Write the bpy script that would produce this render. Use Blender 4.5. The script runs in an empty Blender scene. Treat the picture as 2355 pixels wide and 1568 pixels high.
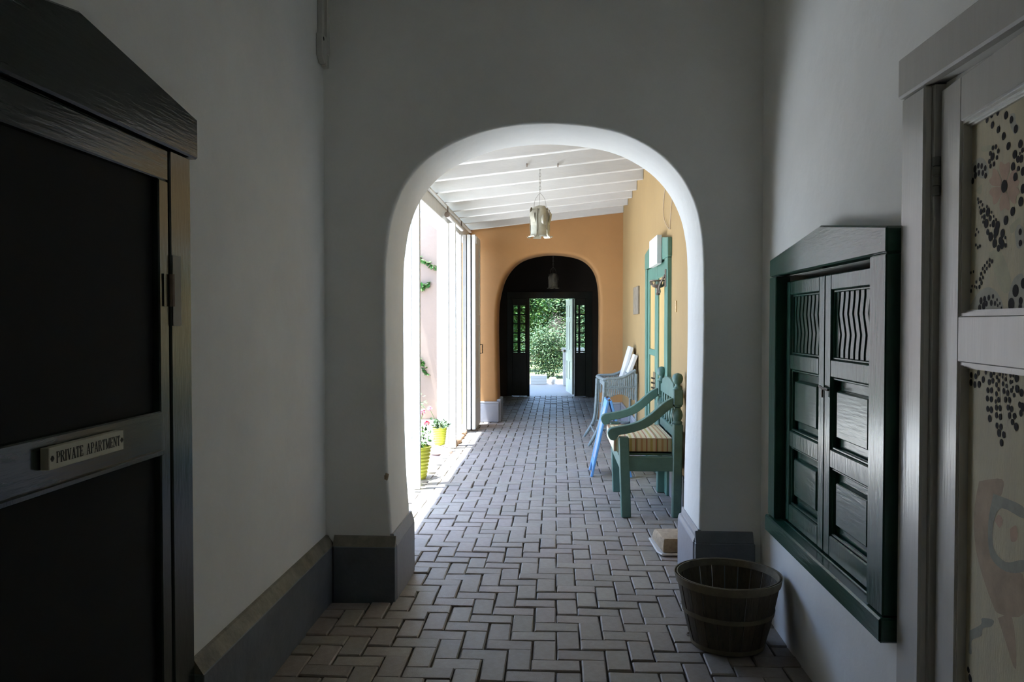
import bpy, bmesh, math, random
from mathutils import Vector, Matrix
random.seed(7)
PI = math.pi
S = bpy.context.scene
COL = S.collection

# ------------------------------------------------------------------ camera
F, H = 1831.7, 1.45                      # focal length in pixels of a 2355 x 1568 frame, eye height
YAW, PITCH = math.radians(3.2020), math.radians(1.3135)
cam_data = bpy.data.cameras.new('camera'); cam_data.sensor_width = 36.0
cam_data.lens = F / 2355.0 * 36.0; cam_data.clip_start = 0.02; cam_data.clip_end = 400
cam = bpy.data.objects.new('camera', cam_data); COL.objects.link(cam)
cam.location = (0, 0, H); cam.rotation_euler = (PI / 2 - PITCH, 0, YAW)
S.camera = cam
CR = cam.rotation_euler.to_matrix()
def ray(px, py): return CR @ Vector(((px - 1177.5) / F, -(py - 784.0) / F, -1.0))
CO = Vector((0, 0, H))
def on_x(px, py, x): r = ray(px, py); return CO + r * (x / r.x)
def on_y(px, py, y): r = ray(px, py); return CO + r * (y / r.y)
def on_z(px, py, z=0.0): r = ray(px, py); return CO + r * ((z - H) / r.z)

# ------------------------------------------------------------------ light
SUN_EL = math.radians(78.3)
w = bpy.data.worlds.new('world'); S.world = w; w.use_nodes = True
nt = w.node_tree; bg = nt.nodes['Background']
sky = nt.nodes.new('ShaderNodeTexSky'); sky.sky_type = 'NISHITA'; sky.sun_disc = False
sky.sun_elevation = SUN_EL; sky.sun_rotation = math.radians(-100); sky.air_density = 1.0; sky.dust_density = 0.6; sky.ozone_density = 2.5
nt.links.new(sky.outputs[0], bg.inputs[0]); bg.inputs[1].default_value = 0.95
sun_d = bpy.data.lights.new('sun', 'SUN'); sun_d.energy = 18.0; sun_d.angle = math.radians(0.6); sun_d.color = (0.86, 0.94, 1.0)
sun = bpy.data.objects.new('sun', sun_d); COL.objects.link(sun)
sd = Vector((math.cos(SUN_EL) * 0.96, math.cos(SUN_EL) * 0.28, -math.sin(SUN_EL)))
sun.rotation_euler = sd.to_track_quat('-Z', 'Y').to_euler(); sun.location = (-4, 6, 12)
S.view_settings.view_transform = 'Standard'; S.view_settings.look = 'None'
S.view_settings.gamma = 1.0; S.view_settings.use_curve_mapping = False
S.view_settings.exposure = 1.14
S.cycles.use_denoising = True
S.cycles.max_bounces = 16; S.cycles.diffuse_bounces = 10; S.cycles.glossy_bounces = 6
S.cycles.transparent_max_bounces = 16; S.cycles.caustics_reflective = False; S.cycles.caustics_refractive = False
S.cycles.sample_clamp_indirect = 6.0

# ------------------------------------------------------------------ materials
def mat(name, col, rough=0.7, var=0.0, vscale=6.0, bump=0.0, bscale=40.0, stretch=(1, 1, 1), col2=None, metal=0.0,
        spec=0.5, dist=0.01, rnd=None, alpha=None):
    m = bpy.data.materials.new(name); m.use_nodes = True
    n = m.node_tree; b = n.nodes['Principled BSDF']
    b.inputs['Base Color'].default_value = (*col, 1); b.inputs['Roughness'].default_value = rough
    b.inputs['Metallic'].default_value = metal; b.inputs['Specular IOR Level'].default_value = spec
    L = n.links.new
    tc = n.nodes.new('ShaderNodeTexCoord'); mp = n.nodes.new('ShaderNodeMapping')
    mp.inputs['Scale'].default_value = stretch; L(tc.outputs['Object'], mp.inputs['Vector'])
    last = None
    if var > 0 or col2:
        nz = n.nodes.new('ShaderNodeTexNoise'); nz.inputs['Scale'].default_value = vscale
        nz.inputs['Detail'].default_value = 6; nz.inputs['Roughness'].default_value = 0.65
        L(mp.outputs[0], nz.inputs['Vector'])
        cr = n.nodes.new('ShaderNodeValToRGB')
        a = cr.color_ramp.elements; a[0].position = 0.32; a[1].position = 0.68
        c2 = col2 or tuple(min(1, c * (1 + var)) for c in col)
        c1 = col if col2 else tuple(c * (1 - var) for c in col)
        a[0].color = (*c1, 1); a[1].color = (*c2, 1)
        L(nz.outputs['Fac'], cr.inputs['Fac']); last = cr.outputs['Color']
    if rnd:
        hs = n.nodes.new('ShaderNodeHueSaturation')
        if rnd[0] == 'object':
            oi = n.nodes.new('ShaderNodeObjectInfo'); src = oi.outputs['Random']
        else:
            ge = n.nodes.new('ShaderNodeNewGeometry'); src = ge.outputs['Random Per Island']
        mr = n.nodes.new('ShaderNodeMapRange'); mr.inputs['To Min'].default_value = 1 - rnd[1]; mr.inputs['To Max'].default_value = 1 + rnd[1]
        L(src, mr.inputs['Value']); L(mr.outputs[0], hs.inputs['Value'])
        ms = n.nodes.new('ShaderNodeMath'); ms.operation = 'MULTIPLY'; ms.inputs[1].default_value = 7.31
        fr = n.nodes.new('ShaderNodeMath'); fr.operation = 'FRACT'; L(src, ms.inputs[0]); L(ms.outputs[0], fr.inputs[0])
        mr2 = n.nodes.new('ShaderNodeMapRange'); mr2.inputs['To Min'].default_value = 0.5 - rnd[2]; mr2.inputs['To Max'].default_value = 0.5 + rnd[2]
        L(fr.outputs[0], mr2.inputs['Value']); L(mr2.outputs[0], hs.inputs['Hue'])
        if last: L(last, hs.inputs['Color'])
        else: hs.inputs['Color'].default_value = (*col, 1)
        last = hs.outputs['Color']
    if last: L(last, b.inputs['Base Color'])
    if bump > 0:
        n2 = n.nodes.new('ShaderNodeTexNoise'); n2.inputs['Scale'].default_value = bscale; n2.inputs['Detail'].default_value = 5
        L(mp.outputs[0], n2.inputs['Vector'])
        bp = n.nodes.new('ShaderNodeBump'); bp.inputs['Strength'].default_value = bump; bp.inputs['Distance'].default_value = dist
        L(n2.outputs['Fac'], bp.inputs['Height']); L(bp.outputs[0], b.inputs['Normal'])
    return m

M = {}
M['plaster'] = mat('white plaster', (.85, .85, .815), .85, .05, 1.6, .25, 14, dist=.012)
M['ochre'] = mat('ochre plaster', (.315, .208, .085), .85, .05, 1.8, .2, 14, dist=.01)
M['ochre_deep'] = mat('deep ochre plaster', (.37, .188, .068), .85, .05, 1.8, .2, 14, dist=.01)
M['pink'] = mat('pink adobe', (.215, .155, .118), .9, .04, 1.2, .2, 20)
M['gloom_adobe'] = mat('gloom tinted adobe', (.07, .055, .045), .9, .1, 2)  # dimness of the far room is put into its wall colour
M['ceil'] = mat('hall ceiling', (.8, .79, .76), .85, .05, 3)
M['plinth'] = mat('slate plinth paint', (.135, .15, .165), .45, .18, 5, .2, 30)
M['plinth_cap'] = mat('worn plinth cap', (.20, .185, .14), .6, .35, 9, .35, 40)
M['plinth_light'] = mat('light grey plinth', (.25, .255, .28), .5, .06, 5, .15, 30)
M['plinth_light_cap'] = mat('light plinth cap', (.31, .31, .32), .5, .08, 9, .2, 40)
M['sand'] = mat('joint sand', (.085, .072, .055), .95, .3, 60, .5, 120)
BR, BR2 = (.235, .2, .165), (.295, .262, .225)
M['brick'] = mat('paver', BR, .5, .1, 30, .35, 190, col2=BR2, rnd=('object', .11, .015), dist=.004, spec=.45)
M['brick_far'] = mat('paver field', BR, .5, .1, 30, .35, 190, col2=BR2, rnd=('island', .11, .015), dist=.004, spec=.45)
M['beam'] = mat('white beam paint', (.54, .52, .485), .6, .04, 4, .12, 20, (1, 6, 6))
M['white'] = mat('white trim paint', (.66, .65, .62), .45, .04, 6, .15, 30, (3, 3, .5))
M['offwhite_door'] = mat('putty door paint', (.60, .585, .54), .2, .05, 4, .12, 26, (4, 4, .3), dist=.005)
M['green'] = mat('green gloss paint', (.022, .075, .052), .19, .25, 8, .15, 24, (2.5, 2.5, .5), dist=.005)
M['green_h'] = mat('green gloss paint across', (.022, .075, .052), .19, .25, 8, .17, 22, (2.5, .5, 4), dist=.005)
M['green_portal'] = mat('portal door green', (.105, .225, .17), .38, .15, 8, .2, 30, (4, 4, .6))
M['door_dark'] = mat('dark door paint', (.02, .028, .022), .2, .25, 6, .08, 26, (3, 3, .6))
M['door_dark_h'] = mat('dark lintel paint', (.02, .028, .022), .18, .3, 5, .1, 20, (3, .5, 5))
M['screen'] = mat('black screen', (.006, .006, .006), .9)
M['panel_ochre'] = mat('ochre panel', (.60, .40, .16), .35, .12, 5, .1, 20, (3, 3, .5))
M['iron'] = mat('dark iron', (.17, .13, .1), .5, .2, 30, .2, 60, metal=.6)
M['brass'] = mat('tarnished brass', (.22, .17, .1), .5, .3, 20, .2, 60, metal=.5)
M['hingepaint'] = mat('painted hinge', (.2, .2, .17), .5, .1, 10)
M['sign'] = mat('cream sign board', (.55, .53, .40), .55, .04, 10)
M['ink'] = mat('dark brown ink', (.035, .032, .022), .7)
M['print'] = mat('faint print', (.66, .64, .62), .7)
M['card'] = mat('white card', (.62, .61, .58), .6)
M['panelpaint'] = mat('cream painted panel', (.64, .57, .38), .75, .14, 3.2, .25, 50, (6, 6, .8), col2=(.55, .5, .36))
M['hole'] = mat('pierced hole', (.006, .005, .005), .9)
M['p_pink'] = mat('faded rose paint', (.56, .39, .28), .8, .12, 20)
M['p_blue'] = mat('faded blue paint', (.45, .44, .36), .8, .15, 20)
M['p_green'] = mat('faded green paint', (.52, .5, .34), .8, .12, 20)
M['p_brown'] = mat('faded brown paint', (.47, .36, .25), .8, .15, 12)
M['p_slate'] = mat('faded slate paint', (.34, .34, .28), .8, .15, 20)
M['chair'] = mat('worn green chair paint', (.082, .165, .133), .45, .16, 9, .2, 40)
M['chair_side'] = M['chair']
M['basket'] = mat('basket slat', (.08, .062, .034), .65, .3, 12, .35, 30, (5, 5, .5), rnd=('object', .25, .01))
M['basket_hoop'] = mat('basket hoop', (.16, .13, .075), .6, .25, 12, .3, 40)
M['wicker'] = mat('grey green wicker', (.2, .235, .23), .6, .2, 40, .4, 120)
M['blue'] = mat('blue painted board', (.13, .32, .62), .45, .08, 10)
M['slate'] = mat('board face', (.3, .33, .4), .6, .08, 10)
M['stone_block'] = mat('pitted adobe block', (.37, .28, .18), .95, .2, 30, .7, 90)
M['tray'] = mat('pale tray', (.5, .47, .42), .6)
M['tin'] = mat('aged tin', (.36, .33, .25), .45, .2, 14, .25, 30, metal=.35)
M['tin_dark'] = mat('tin seam', (.2, .17, .12), .5, metal=.3)
M['capiz'] = mat('cloudy pane', (.36, .335, .26), .35, .12, 20)
M['wire'] = mat('thin wire', (.3, .28, .24), .6)
M['pot'] = mat('lime glaze', (.56, .58, .07), .22, .08, 6)
M['soil'] = mat('soil', (.08, .05, .03), 1)
M['pink_stone'] = mat('pink stone', (.66, .46, .4), .8, .12, 12, .4, 30)
M['grey_stone'] = mat('grey stone', (.4, .37, .32), .85, .25, 20, .5, 40)
M['plaque'] = mat('weathered plaque', (.2, .165, .12), .8, .25, 14, .2, 40)
M['leaf'] = mat('leaf green', (.05, .105, .02), .6, spec=.2, rnd=('island', .4, .04))
M['leaf_pale'] = mat('grey green leaf', (.075, .12, .05), .6, spec=.2, rnd=('island', .45, .05))
M['leaf_deep'] = mat('deep leaf', (.04, .1, .02), .6, spec=.2, rnd=('island', .4, .03))
M['petal_red'] = mat('red petal', (.62, .02, .05), .5)
M['petal_pink'] = mat('pink petal', (.8, .3, .4), .5)
M['bark'] = mat('bark', (.12, .085, .06), .9, .2, 12, .4, 40)
M['ground'] = mat('pale courtyard gravel', (.64, .62, .59), .95, .1, 12)
M['grass'] = mat('garden ground', (.13, .15, .05), .95, .3, 5)
M['farleaf'] = mat('pale green door', (.42, .47, .43), .35, .06, 8)
M['pier'] = mat('grey pier', (.42, .4, .38), .8, .1, 8)
M['clod'] = mat('crumbling adobe', (.42, .27, .17), .95, .2, 20, .5, 40)
# cushion : stripes running along the seat
def stripes():
    m = mat('striped cushion cloth', (.6, .5, .3), .85, 0, 6, .2, 200)
    n = m.node_tree; L = n.links.new; b = n.nodes['Principled BSDF']
    tc = n.nodes.new('ShaderNodeTexCoord'); sx = n.nodes.new('ShaderNodeSeparateXYZ'); L(tc.outputs['Object'], sx.inputs[0])
    mu = n.nodes.new('ShaderNodeMath'); mu.operation = 'MULTIPLY'; mu.inputs[1].default_value = 6.5; L(sx.outputs['X'], mu.inputs[0])
    fr = n.nodes.new('ShaderNodeMath'); fr.operation = 'FRACT'; L(mu.outputs[0], fr.inputs[0])
    cr = n.nodes.new('ShaderNodeValToRGB'); cr.color_ramp.interpolation = 'CONSTANT'
    cols = [(0, (.62, .52, .3)), (.16, (.42, .17, .09)), (.22, (.64, .56, .36)), (.36, (.5, .4, .14)), (.48, (.66, .58, .4)),
            (.62, (.45, .2, .11)), (.68, (.3, .27, .12)), (.74, (.64, .55, .34)), (.9, (.52, .3, .15))]
    e = cr.color_ramp.elements
    while len(e) < len(cols): e.new(.5)
    for k, (p, c) in enumerate(cols): e[k].position = p; e[k].color = (*c, 1)
    L(fr.outputs[0], cr.inputs['Fac']); L(cr.outputs['Color'], b.inputs['Base Color'])
    return m
M['cushion'] = stripes()
def glass():
    m = bpy.data.materials.new('window glass'); m.use_nodes = True; n = m.node_tree; n.nodes.clear()
    o = n.nodes.new('ShaderNodeOutputMaterial'); mx = n.nodes.new('ShaderNodeMixShader'); t = n.nodes.new('ShaderNodeBsdfTransparent')
    g = n.nodes.new('ShaderNodeBsdfGlossy'); g.inputs['Roughness'].default_value = .03; f = n.nodes.new('ShaderNodeFresnel')
    t.inputs[0].default_value = (.93, .97, .94, 1)
    n.links.new(f.outputs[0], mx.inputs[0]); n.links.new(t.outputs[0], mx.inputs[1]); n.links.new(g.outputs[0], mx.inputs[2]); n.links.new(mx.outputs[0], o.inputs[0])
    return m
M['glass'] = glass()

# ------------------------------------------------------------------ mesh builder
ORI = {}
class MB:
    def __init__(s): s.v = []; s.f = []
    def add(s, vs, fs):
        k = len(s.v); s.v += [Vector(v) for v in vs]; s.f += [tuple(i + k for i in f) for f in fs]; return s
    def box(s, x0, x1, y0, y1, z0, z1):
        return s.add([(x0, y0, z0), (x1, y0, z0), (x1, y1, z0), (x0, y1, z0), (x0, y0, z1), (x1, y0, z1), (x1, y1, z1), (x0, y1, z1)],
                     [(3, 2, 1, 0), (4, 5, 6, 7), (0, 1, 5, 4), (1, 2, 6, 5), (2, 3, 7, 6), (3, 0, 4, 7)])
    def prism(s, poly, axis, a0, a1):
        n = len(poly)
        def P(p, a): return {'x': (a, p[0], p[1]), 'y': (p[0], a, p[1]), 'z': (p[0], p[1], a)}[axis]
        vs = [P(p, a0) for p in poly] + [P(p, a1) for p in poly]
        fs = [tuple(range(n)), tuple(range(2 * n - 1, n - 1, -1))] + [(i, i + n, (i + 1) % n + n, (i + 1) % n) for i in range(n)]
        return s.add(vs, fs)
    def tube(s, pts, r, n=8, caps=True, closed=False):
        pts = [Vector(p) for p in pts]; m = len(pts); rs = r if isinstance(r, (list, tuple)) else [r] * m
        vs = []; up = None
        for i, p in enumerate(pts):
            if closed: t = pts[(i + 1) % m] - pts[i - 1]
            else: t = pts[min(i + 1, m - 1)] - pts[max(i - 1, 0)]
            t.normalize()
            if up is None: up = Vector((0, 0, 1)) if abs(t.z) < .9 else Vector((1, 0, 0))
            a = t.cross(up).normalized(); b = a.cross(t).normalized(); up = b
            for k in range(n):
                an = 2 * PI * k / n; vs.append(p + (a * math.cos(an) + b * math.sin(an)) * rs[i])
        fs = []
        for i in range(m if closed else m - 1):
            j = (i + 1) % m
            for k in range(n): fs.append((i * n + k, i * n + (k + 1) % n, j * n + (k + 1) % n, j * n + k))
        if caps and not closed: fs += [tuple(range(n - 1, -1, -1)), tuple(range((m - 1) * n, m * n))]
        return s.add(vs, fs)
    def lathe(s, prof, c, n=24, caps=True):
        vs = []
        for r, z in prof:
            for k in range(n):
                a = 2 * PI * k / n; vs.append((c[0] + r * math.cos(a), c[1] + r * math.sin(a), c[2] + z))
        fs = []; m = len(prof)
        for i in range(m - 1):
            for k in range(n): fs.append((i * n + k, i * n + (k + 1) % n, (i + 1) * n + (k + 1) % n, (i + 1) * n + k))
        if caps: fs += [tuple(range(n - 1, -1, -1)), tuple(range((m - 1) * n, m * n))]
        return s.add(vs, fs)
    def xf(s, fn): s.v = [Vector(fn(v)) for v in s.v]; return s
    def mesh(s, name, material, bevel=0, smooth=None, origin=(0, 0, 0), seg=1):
        o = Vector(origin); me = bpy.data.meshes.new(name)
        me.from_pydata([v - o for v in s.v], [], s.f)
        bm = bmesh.new(); bm.from_mesh(me); bmesh.ops.recalc_face_normals(bm, faces=bm.faces[:])
        if bevel > 0:
            ed = [e for e in bm.edges if len(e.link_faces) == 2 and e.calc_face_angle(0) > .5]
            bmesh.ops.bevel(bm, geom=ed, offset=bevel, segments=seg, profile=.5, affect='EDGES', clamp_overlap=True)
        bm.to_mesh(me); bm.free()
        if smooth is not None:
            me.polygons.foreach_set('use_smooth', [True] * len(me.polygons)); me.set_sharp_from_angle(angle=math.radians(smooth))
        me.materials.append(M[material] if isinstance(material, str) else material)
        return me
    def build(s, name, material, parent=None, bevel=0, smooth=None, origin=None, seg=1):
        if parent is not None: og = ORI[parent.name]
        else:
            og = Vector(origin) if origin is not None else Vector((sum(v.x for v in s.v) / len(s.v), sum(v.y for v in s.v) / len(s.v), min(v.z for v in s.v)))
        o = bpy.data.objects.new(name, s.mesh(name, material, bevel, smooth, og, seg)); COL.objects.link(o)
        ORI[o.name] = og
        if parent is not None: o.parent = parent
        else: o.location = og
        return o
def tag(o, label, cat=None, kind=None, group=None):
    o['label'] = label
    if cat: o['category'] = cat
    if kind: o['kind'] = kind
    if group: o['group'] = group
    return o
def empty(name, loc, label, cat=None, kind=None, group=None):
    o = bpy.data.objects.new(name, None); COL.objects.link(o); o.location = loc; o.empty_display_size = .1
    ORI[o.name] = Vector(loc); return tag(o, label, cat, kind, group)
def struct(o, label, cat): return tag(o, label, cat, 'structure')
def box(name, material, b, parent=None, bevel=.004, **k): return MB().box(*b).build(name, material, parent, bevel, **k)

# ------------------------------------------------------------------ dimensions
XL, XR = -1.21, 1.04                 # near hall walls
YA, YB = 4.104, 4.605                # arch wall
XO, XP = .955, -1.30                 # passage beyond: ochre wall, line of posts
YF, YG = 11.587, 12.10               # far arch wall
YD = 15.75                           # garden door wall
HT = 3.3                            # hall ceiling

def smooth_path(p, k=4):
    out = []; n = len(p)
    for i in range(n - 1):
        p0, p1, p2, p3 = p[max(i - 1, 0)], p[i], p[i + 1], p[min(i + 2, n - 1)]
        for j in range(k):
            t = j / k
            out.append(tuple(.5 * (2 * p1[a] + (p2[a] - p0[a]) * t + (2 * p0[a] - 5 * p1[a] + 4 * p2[a] - p3[a]) * t * t
                                   + (3 * p1[a] - p0[a] - 3 * p2[a] + p3[a]) * t ** 3) for a in range(len(p1))))
    out.append(tuple(p[-1])); return out
def arch_wall(name, out, x0, x1, y0, y1, top, m_front, m_back, m_reveal, r=.03):
    """wall with an arched opening; rounded arris on the near side; out = outline (x,z) from left foot over to right foot"""
    n = len(out); nor = []
    for i in range(n):
        a = Vector(out[max(i - 1, 0)]); b = Vector(out[min(i + 1, n - 1)]); t = (b - a).normalized(); nor.append(Vector((-t.y, t.x)))
    def off(d): return [(Vector(p) + nn * d) for p, nn in zip(out, nor)]
    prof = [(r, 0), (r * .62, r * .08), (r * .29, r * .29), (r * .08, r * .62), (0, r)]
    me = MB(); loops = []
    for d, dy in prof: loops.append([(p.x, y0 + dy, p.y if 0 < i < n - 1 else -.06) for i, p in enumerate(off(d))])
    loops.append([(p[0], y1 - r, p[1]) for p in out])
    for d, dy in reversed(prof[:-1]): loops.append([(p.x, y1 - dy, p.y if 0 < i < n - 1 else -.06) for i, p in enumerate(off(d))])
    mats = []
    def face(loop, y):
        k = len(me.v); vs = [(x0, y, -.06)] + loop + [(x1, y, -.06), (x1, y, top), (x0, y, top)]
        me.v += [Vector(v) for v in vs]; me.f.append(tuple(range(k, k + len(vs))))
    face(loops[0], y0); mats.append(0)
    for a, b in zip(loops[:-1], loops[1:]):
        k = len(me.v); me.v += [Vector(v) for v in a + b]
        for i in range(n - 1): me.f.append((k + i, k + i + 1, k + n + i + 1, k + n + i)); mats.append(2)
    face(loops[-1], y1); mats.append(1)
    me.add([(x0, y0, top), (x1, y0, top), (x1, y1, top), (x0, y1, top)], [(0, 1, 2, 3)]); mats.append(0)
    og = Vector(((x0 + x1) / 2, y0, 0)); ms = bpy.data.meshes.new(name); ms.from_pydata([v - og for v in me.v], [], me.f)
    bm = bmesh.new(); bm.from_mesh(ms); bmesh.ops.remove_doubles(bm, verts=bm.verts[:], dist=1e-5); bmesh.ops.recalc_face_normals(bm, faces=bm.faces[:])
    bm.to_mesh(ms); bm.free()
    for q in (m_front, m_back, m_reveal): ms.materials.append(M[q])
    for i, p in enumerate(ms.polygons): p.material_index = mats[i]; p.use_smooth = True
    ms.set_sharp_from_angle(angle=math.radians(40))
    o = bpy.data.objects.new(name, ms); COL.objects.link(o); o.location = og; ORI[o.name] = og; return o

# ------------------------------------------------------------------ room shell
A1 = [(903, 1378), (902, 1240), (893, 1100), (888, 900), (887, 640), (892, 560), (905, 490), (931, 427), (975, 372), (1030, 335), (1100, 306),
      (1170, 290), (1245, 284), (1320, 287), (1400, 299), (1460, 320), (1520, 357), (1565, 405), (1595, 462), (1610, 520), (1617, 600), (1617, 800), (1612, 1000), (1607, 1222), (1605, 1378)]
out1 = [(p.x, p.z) for p in (on_y(px, py, YA) for px, py in A1)]
out1[0] = (out1[0][0], -.06); out1[-1] = (out1[-1][0], -.06); out1 = smooth_path(out1, 4)
struct(arch_wall('wall_front', out1, XL - .3, XR + .3, YA, YB, HT, 'plaster', 'ochre', 'plaster', .018),
       'white plastered wall with the large rounded arch in front of the viewer', 'wall')
A2 = [(1147, 968), (1144, 850), (1143, 720), (1150, 670), (1162, 635), (1185, 606), (1215, 590), (1260, 582), (1310, 585), (1345, 597), (1368, 622), (1378, 660), (1380, 720), (1379, 850), (1379, 968)]
out2 = [(p.x, p.z) for p in (on_y(px, py, YF) for px, py in A2)]
out2[0] = (out2[0][0], -.06); out2[-1] = (out2[-1][0], -.06); out2 = smooth_path(out2, 4)
struct(arch_wall('wall_far', out2, -1.40, XO + .3, YF, YG, 3.4, 'ochre_deep', 'gloom_adobe', 'ochre_deep', .05),
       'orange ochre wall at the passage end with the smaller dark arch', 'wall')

# left hall wall with a door recess (built from blocks so that the recess is real)
LD0, LD1, LDT = 1.28, 2.545, 2.0      # recess of the dark door
mb = MB(); mb.box(XL - .3, XL, -1.3, LD0, -.06, HT); mb.box(XL - .3, XL, LD1, YA, -.06, HT); mb.box(XL - .3, XL, LD0, LD1, LDT, HT); mb.box(XL - .3, XL - .16, LD0, LD1, -.06, LDT)
struct(mb.build('wall_left', 'plaster'), 'white plaster wall between the dark green door and the arch corner', 'wall')
# right hall wall with recesses for shutters and painted door
RW0, RW1, RWZ0, RWZ1 = 2.60, 3.66, .545, 1.66
RD0, RD1, RDT = 1.36, 2.30, 2.115
mb = MB()
for a in [(-1.3, RD0, -.06, HT), (RD0, RD1, RDT, HT), (RD1, RW0, -.06, HT), (RW0, RW1, -.06, RWZ0), (RW0, RW1, RWZ1, HT), (RW1, YA, -.06, HT)]:
    mb.box(XR, XR + .35, *a)
mb.box(XR + .14, XR + .35, RD0, RD1, -.06, RDT); mb.box(XR + .20, XR + .35, RW0, RW1, RWZ0, RWZ1)
struct(mb.build('wall_right', 'plaster'), 'white plaster wall carrying the green shutters and the painted door', 'wall')
struct(box('wall_back', 'plaster', (XL - .3, XR + .35, -1.6, -1.3, -.06, HT), bevel=0), 'plain plaster wall closing the hall behind the viewer', 'wall')
struct(box('ceiling', 'ceil', (XL - .3, XR + .35, -1.6, YB, HT, HT + .2), bevel=0), 'plain ceiling over the dim hall', 'ceiling')

# passage walls
PD0, PD1, PDT = 6.86, 8.30, 2.06
mb = MB(); mb.box(XO, XO + .3, YB - .02, PD0, -.06, 3.4); mb.box(XO, XO + .3, PD0, PD1, PDT, 3.4); mb.box(XO, XO + .3, PD1, YF + .02, -.06, 3.4); mb.box(XO + .12, XO + .3, PD0, PD1, -.06, PDT)
struct(mb.build('wall_passage', 'ochre'), 'bright ochre wall with the tall green double door', 'wall')
struct(box('wall_stub', 'plaster', (-1.75, -1.28, YB, 5.30, -.06, 3.0), bevel=.02), 'short white wall stub beside the arch at the open side', 'wall')
# dark room beyond
struct(MB().box(-1.63, -1.43, YG + .31, YD + .2, -.06, 3.2).build('wall_room_left', 'gloom_adobe'), 'dark wall of the far room on the window side', 'wall')
struct(MB().box(1.25, 1.45, YG, YD + .2, -.06, 3.2).build('wall_room_right', 'gloom_adobe'), 'dark wall of the far room opposite the open side', 'wall')
struct(MB().box(-1.75, 1.45, YG - .1, YD + .2, 3.1, 3.3).build('ceiling_room', 'gloom_adobe'), 'dark ceiling of the far room', 'ceiling')
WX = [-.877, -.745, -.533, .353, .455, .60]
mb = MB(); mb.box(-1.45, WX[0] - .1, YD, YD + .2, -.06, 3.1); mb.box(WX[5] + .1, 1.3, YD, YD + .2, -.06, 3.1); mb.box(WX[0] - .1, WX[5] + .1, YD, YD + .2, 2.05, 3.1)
struct(mb.build('wall_garden', 'gloom_adobe'), 'dark wall around the garden door with its sidelights', 'wall')
# courtyard on the open side
struct(box('wall_courtyard', 'pink', (-9, -1.402, 12.12, 12.4, -.06, 3.6), bevel=.02), 'pale pink adobe wall seen beyond the open posts', 'wall')
struct(box('wall_courtyard_side', 'pink', (-9.3, -9, 0, 12.4, -.06, 3.4), bevel=.02), 'pink adobe wall on the far side of the courtyard', 'wall')
struct(box('ground_courtyard', 'ground', (-9, -1.24, 2.0, 12.1, -.3, -.035), bevel=0), 'pale sunlit courtyard ground beyond the posts', 'ground')

# ------------------------------------------------------------------ brick floor
PM = .1065; GAP = .007
def brick_mesh(L, W, sd_, name, matl):
    rr = random.Random(sd_); c = .005; j = lambda s=.0016: rr.uniform(-s, s)
    x, y = L / 2 - GAP / 2, W / 2 - GAP / 2
    top = [(-x + c + j(), -y + c + j(), j(.001)), (x - c + j(), -y + c + j(), j(.001)), (x - c + j(), y - c + j(), j(.001)), (-x + c + j(), y - c + j(), j(.001))]
    mid = [(-x + j(), -y + j(), -c), (x + j(), -y + j(), -c), (x + j(), y + j(), -c), (-x + j(), y + j(), -c)]
    bot = [(p[0], p[1], -.035) for p in mid]
    fs = [(0, 1, 2, 3)]
    for i in range(4): k = (i + 1) % 4; fs += [(4 + i, 4 + k, k, i), (8 + i, 8 + k, 4 + k, 4 + i)]
    return top + mid + bot, fs
struct(MB().box(XL - .02, XR + .05, -1.4, YD + .3, -.3, -.022).build('floor', 'sand', origin=(0, 4, 0)), 'worn brick floor laid in herringbone from the hall to the garden', 'floor')
FLOOR = bpy.data.objects['floor']
variants = []
for k in range(8):
    v, f = brick_mesh(2 * PM, PM, k, 'brick', 'brick'); me = bpy.data.meshes.new('brick'); me.from_pydata(v, [], f); me.materials.append(M['brick']); variants.append((me, v, f))
bricks = []
j0, j1 = int(-1.3 / PM), int((YD + .25) / PM)
for jj in range(j0, j1 + 1):
    for ii in range(int(XL / PM) - 3, int(XR / PM) + 4):
        q = (ii - jj) % 4
        if q == 0: cx, cy, rot = (ii + 1) * PM, (jj + .5) * PM, 0
        elif q == 3: cx, cy, rot = (ii + .5) * PM, (jj + 1) * PM, 1
        else: continue
        if not (XL - .03 < cx < XR + .03) or cy > YD + .2: continue
        if YA - .04 < cy < YB + .04 and not (-.93 < cx < .80): continue
        bricks.append((cx, cy, rot))
def vis(b):
    x, y, _ = b
    if y < 3.05: return 1e9
    p = CR.transposed() @ (Vector((x, y, 0)) - CO)
    u = 1177.5 + F * p.x / -p.z
    if u < 560 or u > 1900: return 1e9
    if y > YA and not (-.87 * y / YB < x < .735 * y / YA): return 1e9
    return y
order = sorted(bricks, key=vis); near = set(order[:300])
field = MB(); rb = random.Random(3)
for b in bricks:
    cx, cy, rot = b; k = rb.randrange(8); ang = (PI / 2 if rot else 0) + rb.choice([0, PI]) + rb.uniform(-.012, .012)
    wob = .004 * math.sin(cx * 5 + cy * 1.7) + .003 * math.sin(cy * 6.1 - cx * 3)
    loc = Vector((cx + rb.uniform(-.002, .002), cy + rb.uniform(-.002, .002), wob - .004 + rb.uniform(-.0025, .0025)))
    mtx = Matrix.Translation(loc) @ Matrix.Rotation(rb.uniform(-.018, .018), 4, 'X') @ Matrix.Rotation(rb.uniform(-.018, .018), 4, 'Y') @ Matrix.Rotation(ang, 4, 'Z')
    if b in near:
        o = bpy.data.objects.new('brick', variants[k][0]); COL.objects.link(o); o.parent = FLOOR
        o.matrix_local = Matrix.Translation(-ORI['floor']) @ mtx
    else: field.add([mtx @ Vector(v) for v in variants[k][1]], variants[k][2])
bf = field.build('brick_field', 'brick_far', FLOOR); bf['kind'] = 'stuff'

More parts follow.
